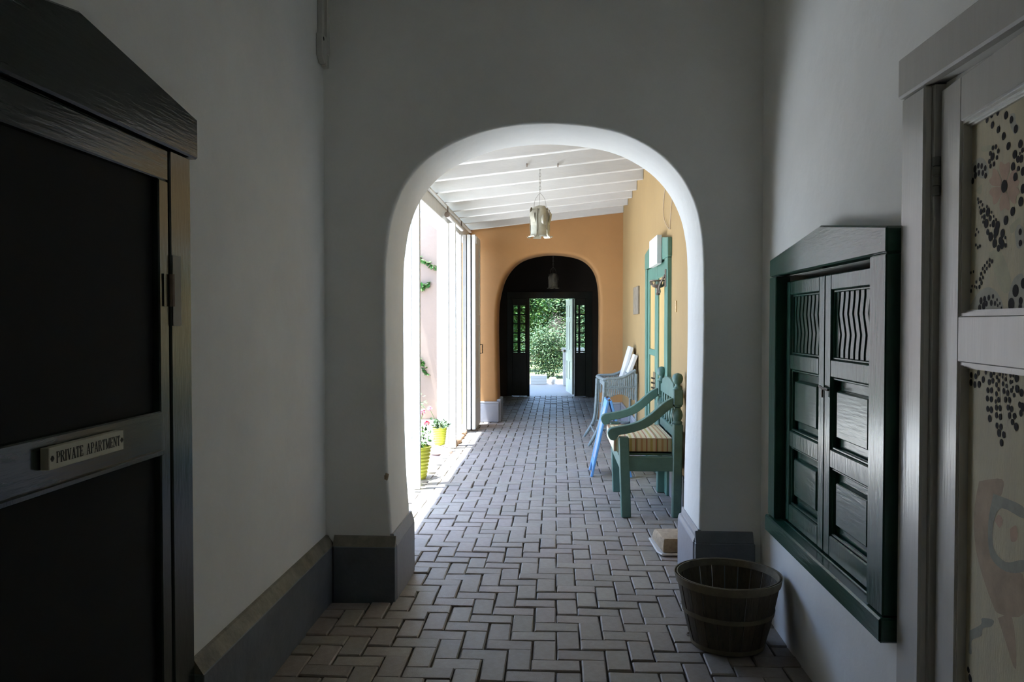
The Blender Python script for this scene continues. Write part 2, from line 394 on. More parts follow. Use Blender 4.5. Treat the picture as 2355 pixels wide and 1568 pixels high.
# ------------------------------------------------------------------ plinths
def bprof(x, s, zt, zc, d): return [(x, -.05), (x + s * d, -.05), (x + s * d, zc), (x, zc)]
bl = MB().prism(bprof(XL, 1, .335, .285, .045), 'y', LD1 + .006, YA).build('baseboard_left', 'plinth', bevel=.004)
struct(bl, 'dark slate painted plinth along the left plaster wall', 'baseboard')
MB().prism([(XL, .2855), (XL + .043, .2855), (XL + .012, .332), (XL, .335)], 'y', LD1 + .006, YA).build('cap', 'plinth_cap', bl)
xa = out1[0][0]; xb_ = out1[-1][0]
bl = box('baseboard_front_left', 'plinth', (XL + .047, xa + .022, YA - .04, YA, -.05, .285), bevel=.004)
struct(bl, 'dark slate plinth block at the left foot of the arch', 'baseboard')
MB().prism([(YA - .038, .2855), (YA, .2855), (YA, .335), (YA - .01, .335)], 'x', XL + .047, xa + .02).build('cap', 'plinth_cap', bl)
bl = box('baseboard_reveal_left', 'plinth_light', (xa - .05, xa + .024, YA + .002, YB + .02, -.05, .285), bevel=.004)
struct(bl, 'light grey plinth inside the arch on the sunny side', 'baseboard')
MB().prism([(xa - .05, .2855), (xa + .023, .2855), (xa + .006, .345), (xa - .05, .345)], 'y', YA + .002, YB + .018).build('cap', 'plinth_light_cap', bl)
bl = box('baseboard_front_right', 'plinth', (xb_ - .02, 1.005, YA - .04, YA, -.05, .33), bevel=.004)
struct(bl, 'dark slate plinth block behind the round basket', 'baseboard')
MB().prism([(YA - .038, .3305), (YA, .3305), (YA, .385), (YA - .01, .385)], 'x', xb_ - .018, 1.0).build('cap', 'plinth', bl, .003)
bl = box('baseboard_reveal_right', 'plinth_light', (xb_ - .026, xb_ + .06, YA + .002, YB + .02, -.05, .33), bevel=.004)
struct(bl, 'bluish grey plinth inside the arch beside the basket', 'baseboard')
MB().prism([(xb_ + .06, .3305), (xb_ - .025, .3305), (xb_ - .018, .35), (xb_ - .006, .355), (xb_ - .003, .39), (xb_ + .06, .39)], 'y', YA + .002, YB + .018).build('cap', 'plinth_light_cap', bl, .002)
def plinth(name, b, label):
    o = box(name, 'plinth_light', b, bevel=.006); struct(o, label, 'baseboard')
    x0, x1, y0, y1, z0, z1 = b; e = .012
    MB().box(x0 + e * (x1 - x0 > .2) * 0, x1, y0 + e * 0, y1, z1 + .0005, z1 + .03).build('cap', 'plinth_light_cap', o, .008)
fx0, fx1 = out2[0][0], out2[-1][0]
plinth('baseboard_far_left', (-1.27, fx0 + .005, YF - .03, YF, 0, .27), 'pale plinth at the left foot of the far orange arch')
plinth('baseboard_far_right', (fx1 - .005, XO - .03, YF - .03, YF, 0, .27), 'pale plinth at the right foot of the far orange arch')
plinth('baseboard_far_reveal_left', (fx0 - .03, fx0 + .03, YF + .002, YG, 0, .30), 'pale plinth inside the far dark arch')
plinth('baseboard_passage', (XO - .03, XO, PD1 + .12, YF, 0, .27), 'pale plinth along the ochre wall behind the wicker stand')
plinth('baseboard_passage_near', (XO - .012, XO, YB + .02, PD0 - .12, 0, .27), 'pale plinth along the ochre wall behind the green armchair')

# ------------------------------------------------------------------ passage roof
zb = lambda x: 2.79 + .109 * (x + 1.267)              # underside of the beams
mb = MB(); mb.prism([(-1.545, zb(-1.545) + .17), (XO + .02, zb(XO + .02) + .17), (XO + .02, zb(XO + .02) + .24), (-1.545, zb(-1.545) + .24)], 'y', YB, YF + .1)
cp = mb.build('ceiling_passage', 'beam', origin=(0, 8, 3)); struct(cp, 'white painted plank ceiling over the bright passage', 'ceiling')
for i, y in enumerate([5.02, 5.68, 6.33, 6.97, 7.60, 8.25, 8.90, 9.60, 10.2, 10.8, 11.53]):
    MB().prism([(-1.40, zb(-1.40)), (XO, zb(XO)), (XO, zb(XO) + .168), (-1.40, zb(-1.40) + .168)], 'y', y - .03, y + .03).build('beam', 'beam', cp, .006)
for px in (1212, 1283):
    p = on_y(px, 378, 7.57); h = MB().tube([p, p + Vector((0, -.03, 0)), p + Vector((0, -.045, -.012)), p + Vector((0, -.035, -.028)), p + Vector((0, -.02, -.02))], .006, 6)
    tag(h.build('ceiling_hook', 'iron', smooth=40), 'small black iron hook in the white beam, ' + ('farther from the ochre wall' if px == 1212 else 'nearer the ochre wall'), 'hook', group='hooks in the beam')

# ------------------------------------------------------------------ open side: header, posts, folding leaves
hd = box('trim_1', 'white', (-1.42, -1.275, 5.2, YF, 2.61, 2.80), bevel=.006); struct(hd, 'long white header beam over the open side of the passage', 'header')
box('rail', 'white', (-1.275, -1.235, 5.2, YF, 2.755, 2.785), hd, .006)
hd = box('trim_2', 'white', (-1.52, -1.46, 5.2, YF, 2.625, 2.68), bevel=.004); struct(hd, 'slim outer rail of the open side under the eaves', 'rail')
tb = MB().tube([(-1.226, 8.9, 2.66), (-1.226, 10.3, 2.66)], .026, 12).build('roller_tube', 'white', smooth=40)
tag(tb, 'white roller tube hung below the header by the folded leaves', 'roller'); 
MB().tube([(-1.226, 8.885, 2.66), (-1.226, 8.899, 2.66)], .03, 12).build('end_cap', 'iron', tb)
for k in (8.95, 10.25): MB().box(-1.232, -1.22, k - .008, k + .008, 2.68, 2.76).build('bracket', 'iron', tb)
def post(n, y, label, px0, px1):
    xa_, xb2 = on_y(px0, 800, y + .12).x, on_y(px1, 800, y + .12).x
    o = box('trim_%d' % n, 'white', (xa_, xb2, y + .12, y + .26, -.03, 2.612), bevel=.005); struct(o, label, 'post')
    return o
post(3, 6.85, 'white wooden post nearest the arch at the open side', 926, 947)
post(4, 9.14, 'wide white wooden post behind the lime green pot', 1005, 1032)
def jamb(n, y, px0, px1, label):
    x0, x1 = on_y(px0, 900, y).x, on_y(px1, 900, y).x
    o = box('trim_%d' % n, 'white', (x0, x1, y, y + .05, 0, 2.60), bevel=.003); struct(o, label, 'jamb')
    box('fillet', 'white', (x0 - .014, x0 - .001, y + .012, y + .05, 0, 2.60), o, .002)
    return o
jamb(5, 6.85, 951, 965.5, 'narrow white jamb strip of the first opening')
jamb(6, 9.14, 1036, 1048, 'narrow white jamb strip of the second opening')
struct(box('trim_7', 'white', (-1.36, -1.254, 10.45, 10.52, 0, 2.61), bevel=.004), 'white jamb beside the stack of folded leaves', 'jamb')
dr = empty('door_5', (-1.16, 10.9, 0), 'stack of white panelled folding leaves at the passage end', 'folding door', 'structure')
LT = 2.625
for k, (x0, x1, ya, yb) in enumerate([(-1.252, -1.207, 10.60, 11.28), (-1.192, -1.147, 10.585, 11.26), (-1.128, -1.082, 10.59, 11.30)]):
    lf = MB(); st = .1
    lf.box(x0, x1, ya, ya + st, .02, LT); lf.box(x0, x1, yb - st, yb, .02, LT)
    for z0, z1 in ((.02, .42), (1.42, 1.56), (LT - .1, LT)): lf.box(x0, x1, ya + st, yb - st, z0, z1)
    leaf = lf.build('leaf', 'white', dr, .004)
    for z0, z1 in ((.42, 1.42), (1.56, LT - .1)): MB().box(x0 + .014, x1 - .014, ya + st - .01, yb - st + .01, z0 - .01, z1 + .01).build('panel', 'white', leaf)
    if k == 2:
        MB().tube([(x1, yb - .06, 1.02), (x1 + .035, yb - .06, 1.02), (x1 + .035, yb - .06, 1.14), (x1, yb - .06, 1.14)], .008, 8).build('handle', 'iron', leaf, smooth=40)
        MB().box(x1, x1 + .012, ya + .02, ya + .07, LT - .12, LT - .02).build('bolt', 'white', leaf, .002)
# crumbling threshold
rr = random.Random(11)
def lump(mb, c, r, sq=(1, 1, 1), n=9, m=6, jit=.16, rnd=rr):
    vs = []; fs = []
    for i in range(m + 1):
        for k in range(n):
            th = PI * i / m; ph = 2 * PI * k / n; q = r * (1 + (rnd.uniform(-jit, jit) if 0 < i < m else 0))
            vs.append((c[0] + q * sq[0] * math.sin(th) * math.cos(ph), c[1] + q * sq[1] * math.sin(th) * math.sin(ph), c[2] + q * sq[2] * math.cos(th)))
    for i in range(m):
        for k in range(n): fs.append((i * n + k, i * n + (k + 1) % n, (i + 1) * n + (k + 1) % n, (i + 1) * n + k))
    return mb.add(vs, fs)
for k, (y, s) in enumerate([(9.36, .07), (9.62, .085), (9.93, .07), (10.2, .09), (10.42, .06)]):
    o = lump(MB(), (-1.20 + rr.uniform(-.01, .015), y, s * .2), s, (.5, 1.5, .55)).build('adobe_clod', 'clod', smooth=60)
    tag(o, ['first', 'second', 'third', 'fourth', 'fifth'][k] + ' crumbling brown adobe clod on the sill, counted from the wide post', 'clod', group='crumbling sill clods')

# ------------------------------------------------------------------ door_1 : dark door on the left wall
d1 = empty('door_1', (XL, 1.9, 0), 'dark green screen door with gabled lintel on the left wall', 'door', 'structure')
def gable(mbx, x0, x1, ya, yb, zb_, ze, zp, yp): return mbx.prism([(ya, zb_), (yb, zb_), (yb, ze), (yp, zp), (ya, ze)], 'x', x0, x1)
gable(MB(), XL - .002, XL + .032, 1.29, 2.572, 1.985, 2.117, 2.222, 1.93).build('lintel', 'door_dark_h', d1, .006)
box('jamb', 'door_dark', (XL - .15, XL + .018, 2.408, 2.544, 0, 1.983), d1)
box('jamb', 'door_dark', (XL - .15, XL + .018, 1.285, 1.42, 0, 1.983), d1)
DX0, DX1 = XL - .03, XL + .013
box('top_rail', 'door_dark_h', (DX0, DX1, 1.425, 2.404, 1.885, 1.98), d1)
box('stile', 'door_dark', (DX0, DX1, 2.345, 2.404, .02, 1.885), d1)
box('stile', 'door_dark', (DX0, DX1, 1.425, 1.50, .02, 1.885), d1)
mr = box('middle_rail', 'door_dark_h', (DX0, DX1 + .004, 1.50, 2.345, 1.050, 1.183), d1)
box('bottom_rail', 'door_dark_h', (DX0, DX1, 1.50, 2.345, .02, .30), d1)
for z0, z1 in ((.30, 1.050), (1.183, 1.885)): box('screen_panel', 'screen', (DX0 + .012, DX0 + .02, 1.49, 2.355, z0, z1), d1, 0)
box('moulding', 'door_dark', (DX1, DX1 + .012, 1.50, 2.345, 1.050, 1.066), d1, .003)
hg = box('hinge', 'hingepaint', (XL + .0185, XL + .022, 2.412, 2.465, 1.44, 1.66), d1, .001)
MB().tube([(XL + .02, 2.406, 1.50), (XL + .02, 2.406, 1.60)], .010, 8).build('knuckle', 'iron', hg)
MB().box(DX1, DX1 + .004, 2.365, 2.398, 1.50, 1.60).build('leaf_plate', 'door_dark', hg)
# sign with serif lettering
SX = DX1 + .005
sg = box('sign_plate', 'sign', (SX, SX + .022, 1.770, 2.088, 1.108, 1.160), d1, .0015)
sg['label'] = 'cream wooden name plate lettered PRIVATE APARTMENT'
G = {  # strokes (x0,y0,x1,y1,width) in a unit cell 1 high
 'P': (.62, [(.14, 0, .14, 1, .15), (.14, .97, .42, .97, .06), (.42, .97, .55, .84, .09), (.55, .84, .55, .62, .13), (.55, .62, .42, .5, .09), (.14, .5, .42, .5, .06), (.02, .025, .27, .025, .05), (.02, .975, .2, .975, .05)]),
 'R': (.72, [(.14, 0, .14, 1, .15), (.14, .97, .42, .97, .06), (.42, .97, .55, .84, .09), (.55, .84, .55, .65, .13), (.55, .65, .42, .53, .09), (.14, .53, .42, .53, .06), (.36, .53, .62, .03, .13), (.02, .025, .27, .025, .05), (.02, .975, .2, .975, .05), (.55, .025, .72, .025, .05)]),
 'I': (.32, [(.15, 0, .15, 1, .15), (.02, .025, .28, .025, .05), (.02, .975, .28, .975, .05)]),
 'V': (.70, [(.12, 1, .36, 0, .15), (.36, 0, .60, 1, .06), (0, .975, .26, .975, .05), (.48, .975, .70, .975, .05)]),
 'A': (.72, [(.12, 0, .36, 1, .06), (.36, 1, .60, 0, .15), (.2, .34, .52, .34, .05), (0, .025, .22, .025, .05), (.46, .025, .72, .025, .05)]),
 'T': (.62, [(.30, 0, .30, 1, .15), (.02, .97, .58, .97, .06), (.04, .97, .04, .78, .06), (.56, .97, .56, .78, .06), (.17, .025, .43, .025, .05)]),
 'E': (.60, [(.14, 0, .14, 1, .15), (.14, .97, .53, .97, .06), (.14, .5, .4, .5, .06), (.14, .03, .54, .03, .06), (.52, .97, .52, .78, .06), (.54, .03, .54, .24, .06), (.4, .6, .4, .4, .05), (.02, .025, .2, .025, .05), (.02, .975, .2, .975, .05)]),
 'M': (.86, [(.12, 0, .12, 1, .06), (.12, 1, .42, .05, .15), (.42, .05, .72, 1, .06), (.72, 0, .72, 1, .15), (0, .025, .24, .025, .05), (.58, .025, .86, .025, .05), (0, .975, .16, .975, .05), (.7, .975, .86, .975, .05)]),
 'N': (.74, [(.12, 0, .12, 1, .06), (.12, 1, .60, .02, .15), (.60, 0, .60, 1, .06), (0, .025, .24, .025, .05), (0, .975, .16, .975, .05), (.48, .975, .72, .975, .05)]),
 ' ': (.5, [])}
text = 'PRIVATE APARTMENT'; hgt = .027; gap = .06
wid = sum(G[c][0] + gap for c in text); sc = (.318 * .862) / wid; k = 0
mb = MB(); pos = 0; xs_ = SX + .0222
def stroke(mbx, x0, y0, x1, y1, wd, fx, fz):
    # wd is a width along the line direction's normal, in cell units; fx/fz map cell units to metres
    if abs(y1 - y0) > abs(x1 - x0): q = [(x0 - wd / 2, y0), (x0 + wd / 2, y0), (x1 + wd / 2, y1), (x1 - wd / 2, y1)]
    else: q = [(x0, y0 - wd / 2), (x1, y1 - wd / 2), (x1, y1 + wd / 2), (x0, y0 + wd / 2)]
    p = [(fx(a), fz(b)) for a, b in q]
    mbx.prism(p, 'x', xs_ - .0006, xs_ + .0006)
y_start = 1.770 + .318 * .075 + .003
for c in text:      # text reads from the near end to the far end of the plate (left to right as seen)
    for s in G[c][1]: stroke(mb, *s, lambda a, p0=pos: y_start + (p0 + a) * sc, lambda b: 1.121 + b * hgt)
    pos += G[c][0] + gap
for yc in (1.770 + .012, 2.088 - .010):
    for q in range(3):
        a = [(yc - .006 + .004 * q, 1.132), (yc - .003 + .004 * q, 1.130), (yc - .001 + .004 * q, 1.134), (yc - .003 + .004 * q, 1.138), (yc - .006 + .004 * q, 1.136)]
        mb.prism(a, 'x', xs_ - .0006, xs_ + .0006)
    for dz in (-.005, .005): mb.box(xs_ - .0006, xs_ + .0006, yc - .003, yc + .003, 1.1325 + dz, 1.1355 + dz)
mb.build('lettering', 'ink', sg)

# ------------------------------------------------------------------ corner track upper left
ct = empty('wooden_track', (XL + .02, YA - .05, 2.76), 'pale wooden track with holed end plate high in the corner', 'track')
for x0, x1, y0, y1 in ((XL, XL + .03, YA - .105, YA - .075), (XL, XL + .035, YA - .035, YA)):
    box('strip', 'offwhite_door', (x0, x1, y0, y1, 2.83, HT), ct, .004)
ep = MB().prism([(YA - .13, 2.80), (YA - .085, 2.765), (YA - .06, 2.77), (YA - .045, 2.82), (YA - .05, 2.91), (YA - .13, 2.91)], 'x', XL, XL + .035).build('end_plate', 'offwhite_door', ct, .005)
MB().tube([(XL + .0352, YA - .112, 2.882), (XL + .0358, YA - .112, 2.882)], .010, 14).build('hole', 'hole', ep)
box('back_strip', 'offwhite_door', (XL, XL + .03, YA - .04, YA, 2.765, 2.83), ct, .004)

# ------------------------------------------------------------------ window_1 : green shutters on the right wall
w1 = empty('window_1', (XR, 3.1, .49), 'pair of glossy dark green shutters with gabled lintel and wavy slats', 'window', 'structure')
WF = .985
gable(MB(), WF, XR + .002, 2.45, 3.757, 1.66, 1.74, 1.815, 3.06).build('lintel', 'green_h', w1, .006)
box('jamb', 'green', (WF, XR + .01, 2.45, 2.575, .56, 1.658), w1)
box('jamb', 'green', (WF, XR + .01, 3.652, 3.757, .56, 1.658), w1)
box('sill', 'green_h', (WF - .012, XR + .01, 2.44, 3.765, .482, .558), w1, .006)
box('frame_liner', 'green_h', (XR - .02, XR + .16, 2.60, 3.66, RWZ0, .562), w1, .003)
box('backing', 'screen', (XR + .15, XR + .19, RW0, RW1, .56, RWZ1), w1, 0)
LX0, LX1 = XR - .012, XR + .028
def shutter(y0, y1):
    sw = .065
    b = MB(); b.box(LX0, LX1, y0, y0 + sw, .568, 1.632); b.box(LX0, LX1, y1 - sw, y1, .568, 1.632)
    rails = [(.568, .648), (.905, .975), (1.245, 1.312), (1.572, 1.632)]
    for z0, z1 in rails: b.box(LX0, LX1, y0 + sw, y1 - sw, z0, z1)
    lf = b.build('shutter', 'green', w1, .004)
    ya, yb = y0 + sw, y1 - sw
    for (a, c) in zip(rails[:-1], rails[1:]):
        z0, z1 = a[1], c[0]
        mo = MB()                                           # moulding round the opening
        for q0, q1, r0, r1 in ((ya, yb, z0, z0 + .010), (ya, yb, z1 - .010, z1), (ya, ya + .010, z0, z1), (yb - .010, yb, z0, z1)): mo.box(LX0 + .008, LX0 + .022, q0, q1, r0, r1)
        mo.build('moulding', 'green', lf, .003)
        if z0 < 1.2:
            MB().box(LX0 + .030, LX0 + .040, ya, yb, z0, z1).build('panel', 'green_h', lf)
            fy0, fy1 = ya + .045, yb - .045
            m2 = MB(); q = .012
            vs = [(LX0 + .030, fy0, z0 + .045), (LX0 + .030, fy1, z0 + .045), (LX0 + .030, fy1, z1 - .045), (LX0 + .030, fy0, z1 - .045),
                  (LX0 + .008, fy0 + q * .2, z0 + .05), (LX0 + .008, fy1 - q * .2, z0 + .05), (LX0 + .008, fy1 - q * .2, z1 - .05), (LX0 + .008, fy0 + q * .2, z1 - .05)]
            m2.add(vs, [(4, 5, 6, 7), (0, 1, 5, 4), (1, 2, 6, 5), (2, 3, 7, 6), (3, 0, 4, 7), (0, 3, 2, 1)])
            m2.build('raised_field', 'green_h', lf, .003)
        else:
            box('slat_holder', 'green_h', (LX0 + .026, LX0 + .034, ya, yb, z1 - .03, z1), lf, .001)
            box('slat_holder', 'green_h', (LX0 + .026, LX0 + .034, ya, yb, z0, z0 + .03), lf, .001)
            ns = 8; pit = (yb - ya) / ns
            for k in range(ns):
                yc = ya + (k + .5) * pit; path = []
                for t, o in ((0, 0), (.12, .0), (.36, -.014), (.66, .014), (.9, 0), (1, 0)): path.append((yc + o, z0 + .005 + (z1 - z0 - .01) * t))
                hw = pit * .33; poly = [(p[0] - hw, p[1]) for p in path] + [(p[0] + hw, p[1]) for p in reversed(path)]
                MB().prism(poly, 'x', LX0 + .016, LX0 + .026).build('slat', 'green', lf, .0015)
    return lf
la = shutter(2.60, 3.118); lb = shutter(3.124, 3.64)
MB().tube([(LX0 - .012, 3.14, 1.205), (LX0 - .014, 3.10, 1.20), (LX0 - .012, 3.04, 1.198)], .005, 6).build('latch', 'iron', la, smooth=40)
MB().tube([(LX0 - .004, 3.10, 1.20), (LX0 - .014, 3.10, 1.20), (LX0 - .014, 3.10, 1.165)], .004, 6).build('latch_ring', 'iron', la, smooth=40)

# ------------------------------------------------------------------ door_2 : painted door on the right wall, slightly ajar
d2 = empty('door_2', (XR, 2.3, 0), 'pale door with pierced and painted floral panels, slightly ajar', 'door', 'structure')
box('jamb', 'offwhite_door', (XR - .022, XR + .004, 2.285, 2.43, 0, 2.108), d2, .006)
MB().prism([(1.2, 2.11), (2.44, 2.11), (2.44, 2.228), (1.2, 2.228)], 'x', XR - .03, XR + .004).build('lintel', 'offwhite_door', d2, .006)
box('frame_liner', 'offwhite_door', (XR, XR + .12, 2.272, 2.30, 0, 2.108), d2, .002)
box('stop', 'offwhite_door', (XR + .03, XR + .12, 1.36, 2.272, 2.085, 2.112), d2, .002)
ANG = math.radians(5.0); HX, HY = XR + .012, 2.262
def dl(s, t, z): # s along the leaf from the hinge toward the viewer, t out of the face into the hall
    return Vector((HX - s * math.sin(ANG) - t * math.cos(ANG), HY - s * math.cos(ANG) + t * math.sin(ANG), z))
def dbox(s0, s1, t0, t1, z0, z1):
    m = MB(); m.v = [dl(s, t, z) for z in (z0, z1) for s, t in ((s0, t0), (s1, t0), (s1, t1), (s0, t1))]
    m.f = [(3, 2, 1, 0), (4, 5, 6, 7), (0, 1, 5, 4), (1, 2, 6, 5), (2, 3, 7, 6), (3, 0, 4, 7)]; return m
def leaf_hit(px, py, t=0.0):
    r = ray(px, py); o = dl(0, t, 0); n = Vector((-math.cos(ANG), math.sin(ANG), 0)); k = (o - CO).dot(n) / r.dot(n); return CO + r * k
def s_of(p): return (HY - p.y) * math.cos(ANG) + (HX - p.x) * math.sin(ANG)
sA = s_of(leaf_hit(2206, 500)); zt1 = leaf_hit(2206, 281).z; zt0 = leaf_hit(2204, 727).z; zl1 = leaf_hit(2201, 832).z
WD = .86
for nm, s0, s1, z0, z1 in (('stile', .004, sA, .02, 2.085), ('stile', WD - .13, WD, .02, 2.085), ('top_rail', sA, WD - .13, zt1, 2.085), ('lock_rail', sA, WD - .13, zl1, zt0), ('bottom_rail', sA, WD - .13, .02, .24)):
    dbox(s0, s1, -.04, 0, z0, z1).build(nm, 'offwhite_door', d2, .003)
for z0, z1 in ((zt0, zt1), (.24, zl1)):
    fr = MB(); e = .004
    for q in range(3):
        a, b2 = .004 + q * .004, .008 + q * .004; t = -.006 - q * .007
        for s0, s1, y0, y1 in ((sA, WD - .13, z1 - b2, z1 - a + .004), (sA, WD - .13, z0 + a - .004, z0 + b2), (sA, sA + .006, z0, z1)):
            m = dbox(s0, s1, t - .007, t, y0, y1); fr.add(m.v, m.f)
    fr.build('moulding', 'offwhite_door', d2)
TP = -.027
def pan(z0, z1): return dbox(sA - .002, WD - .128, TP - .008, TP, z0, z1).build('painted_panel', 'panelpaint', d2)
pu = pan(zt0, zt1); pl = pan(.24, zl1)
pu['label'] = 'cream upper panel pierced with dots round a faded rose flower'; pl['label'] = 'cream lower panel with a faded painted figure'
NRM = Vector((-math.cos(ANG), math.sin(ANG), 0))
def patch(pts, matn, parent, name, lift):
    p = smooth_path([*pts, pts[0]], 4)[:-1]
    v = [leaf_hit(a, b, TP) + NRM * lift for a, b in p]
    m = MB(); m.v = v; m.f = [tuple(range(len(v)))]
    o = m.build(name, matn, parent)
    return o
c6 = lambda a, b: (2100 + a / 5.6, 200 + b / 5.6)
c7 = lambda a, b: (2150 + a / 5.6, 480 + b / 5.6)
c8 = lambda a, b: (2150 + a / 6.532, 820 + b / 6.532)
def petal(cx, cy, ang, r0, r1, wd):
    a = math.radians(ang); pts = []
    for q, f in ((r0, .12), (r1 * .7, wd), (r1, wd * .8), (r1 * .9, 0), (r1, -wd * .8), (r1 * .7, -wd), (r0, -.12)):
        u, v = math.cos(a) * q - math.sin(a) * f * r1, math.sin(a) * q + math.cos(a) * f * r1
        pts.append((cx + u * .62, cy + v))
    return pts
fc = c6(1177, 1278)
for an in (-88, -25, 28, 88, 150, 208): patch(petal(fc[0], fc[1], an, 14, 56, .34), 'p_pink', pu, 'painted_petal', .0006)
for pts in ([c6(700, 1150), c6(760, 1000), c6(860, 910), c6(940, 960), c6(975, 1120), c6(900, 1180), c6(800, 1150), c6(740, 1300), c6(700, 1310)],
            [c6(1250, 350), c6(1310, 340), c6(1330, 460), c6(1370, 520), c6(1310, 610), c6(1250, 480)],
            [c7(1030, 300), c7(1080, 200), c7(1140, 260), c7(1140, 470), c7(1060, 500)],
            [c7(430, 1290), c7(560, 1080), c7(700, 1010), c7(820, 1100), c7(880, 1290), c7(700, 1300)],
            [c7(950, 1100), c7(1020, 900), c7(1140, 860), c7(1140, 1320), c7(960, 1320)]):
    patch(pts, 'p_blue', pu, 'painted_spray', .0004)
for pts in ([c7(690, 560), c7(860, 560), c7(990, 960), c7(900, 1090), c7(800, 900)], [c7(960, 230), c7(1090, 110), c7(1100, 200), c7(990, 320)], [c6(880, 770), c6(1010, 750), c6(1000, 820), c6(880, 830)], [c6(800, 1340), c6(890, 1250), c6(870, 1380)]):
    patch(pts, 'p_green', pu, 'painted_stem', .0002)
Q = lambda a, b: (2190 + a * 165 / 346, 820 + b * 748 / 1568)
patch([Q(130, 600), Q(240, 590), Q(240, 660), Q(190, 760), Q(190, 930), Q(240, 1020), Q(340, 1050), Q(345, 1240), Q(230, 1240), Q(190, 1180), Q(120, 960), Q(105, 760)], 'p_brown', pl, 'painted_body', .0003)
patch([Q(200, 660), Q(340, 720), Q(345, 780), Q(240, 730), Q(200, 800), Q(200, 920), Q(260, 990), Q(345, 980), Q(345, 1035), Q(260, 1035), Q(185, 960), Q(175, 800)], 'p_slate', pl, 'painted_wreath', .0006)
patch([Q(205, 790), Q(225, 760), Q(245, 790), Q(230, 825)], 'p_pink', pl, 'painted_spot', .0006)
patch([Q(280, 830), Q(310, 815), Q(315, 880), Q(285, 890)], 'p_pink', pl, 'painted_spot', .0006)
patch([Q(85, 1320), Q(140, 1290), Q(145, 1260), Q(200, 1270), Q(190, 1300), Q(150, 1310), Q(140, 1345), Q(95, 1370), Q(95, 1430), Q(80, 1420)], 'p_slate', pl, 'painted_border', .0006)
patch([Q(220, 1260), Q(290, 1260), Q(310, 1480), Q(295, 1490), Q(260, 1380)], 'p_brown', pl, 'painted_leg', .0003)
n_ = 14; vv = [(0, 0, 0)] + [(0, math.cos(2 * PI * k / n_), math.sin(2 * PI * k / n_)) for k in range(n_)]
HOLE = bpy.data.meshes.new('hole'); HOLE.from_pydata(vv, [], [(0, 1 + k, 1 + (k + 1) % n_) for k in range(n_)]); HOLE.materials.append(M['hole'])
def holes(lst, cv, scl, parent, lim):
    for a, b, h in lst:
        px, py = cv(a, b); p = leaf_hit(px, py, TP) + NRM * .0009; r = (h / scl) / F * (p - CO).length * .97
        if not lim[0] + r < p.z < lim[1] - r or s_of(p) < sA + r: continue
        o = bpy.data.objects.new('hole', HOLE); COL.objects.link(o); o.parent = parent
        o.location = p - ORI[parent.name]; o.rotation_euler = (0, 0, -ANG); o.scale = (r, r, r)
U6 = [(957,425,35),(1017,358,38),(1095,330,35),(1025,490,40),(1100,550,40),(1170,632,45),(1230,762,45),(1200,365,45),(1270,420,42),(1327,540,48),(1385,732,48),(1030,785,28),(1070,770,28),(1098,825,28),(995,855,28),(1083,908,28),(1025,898,45),(985,958,28),(1043,992,28),(1000,1018,28),(845,1015,34),(888,1018,34),(933,1045,34),(802,1055,42),(852,1105,34),(902,1105,34),(937,1143,34),(760,1128,40),(808,1138,40),(773,1210,38),(732,1230,40),(1313,868,48),(1290,1023,48),(1320,1157,48),(1397,922,44),(1358,1050,30),(1412,815,28),(1380,855,18),(1355,930,40),(1420,1085,50),(1420,1310,55),(1390,1475,55),(1177,1278,72),(837,1442,20),(846,1487,20),(877,1478,20),(897,1520,20),(860,1548,18),(955,1540,20)]
U7 = [(597,38,36),(634,18,30),(688,45,52),(735,45,18),(612,107,18),(640,107,32),(716,122,34),(760,98,18),(625,170,20),(664,190,54),(792,140,18),(758,192,44),(812,215,52),(716,215,18),(795,290,60),(875,318,52),(684,300,36),(722,360,54),(780,345,40),(912,372,20),(848,410,46),(773,445,54),(870,462,52),(916,472,26),(825,508,42),(545,265,18),(566,300,18),(530,337,22),(533,466,20),(556,500,20),(582,482,20),(917,150,52),(1005,35,52),(1104,297,38),(1105,442,38),(709,660,22),(740,678,26),(676,690,22),(646,733,22),(705,732,26),(620,770,22),(672,770,22),(643,812,22),(598,838,24),(583,905,26),(623,885,22),(603,953,26),(577,1005,26),(536,945,20),(518,1000,18),(540,1014,18),(503,810,18),(469,823,18),(448,872,18),(447,992,18),(484,995,18),(471,1058,24),(599,1185,42),(645,1165,40),(700,1145,34),(754,1128,28),(732,1212,36),(780,1218,30),(806,1172,20),(843,1218,20),(862,1277,18),(815,1245,20),(670,1222,34),(634,1250,46),(581,1277,42),(1044,1055,72),(987,1228,72),(1110,1185,44),(1103,1270,40),(1146,960,60)]
L8 = [(497,298,46),(552,275,40),(548,390,48),(617,293,40),(657,243,38),(606,420,46),(669,417,48),(730,345,45),(770,232,36),(847,275,40),(893,240,34),(820,383,42),(874,362,40),(935,308,30),(980,258,34),(965,362,32),(930,422,36),(1027,250,26),(1070,258,24),(1020,305,24),(1069,340,30),(1027,408,34),(1080,440,30),(1141,275,36),(1183,288,22),(1143,382,30),(1168,378,22),(1233,327,54),(1240,483,54),(1178,462,22),(1153,508,34),(1041,515,40),(1097,546,42),(962,490,32),(799,502,40),(854,508,42),(930,558,36),(1193,580,32),(1305,543,54),(792,628,42),(852,642,42),(963,648,40),(920,675,32),(1065,647,42),(1127,652,42),(799,783,42),(853,798,48),(928,763,42),(982,773,42),(1104,765,42),(1158,787,44),(1280,722,44),(1325,760,60),(1298,850,46),(828,928,52),(928,880,40),(987,905,44),(1126,885,44),(1199,893,44),(1168,983,42),(1226,1053,56),(938,1035,42),(996,1055,44),(968,1147,54),(1038,1173,46),(1005,1293,50)]
holes(U6, c6, 5.6, pu, (zt0, zt1)); holes(U7, c7, 5.6, pu, (zt0, zt1)); holes(L8, c8, 6.532, pl, (.24, zl1))
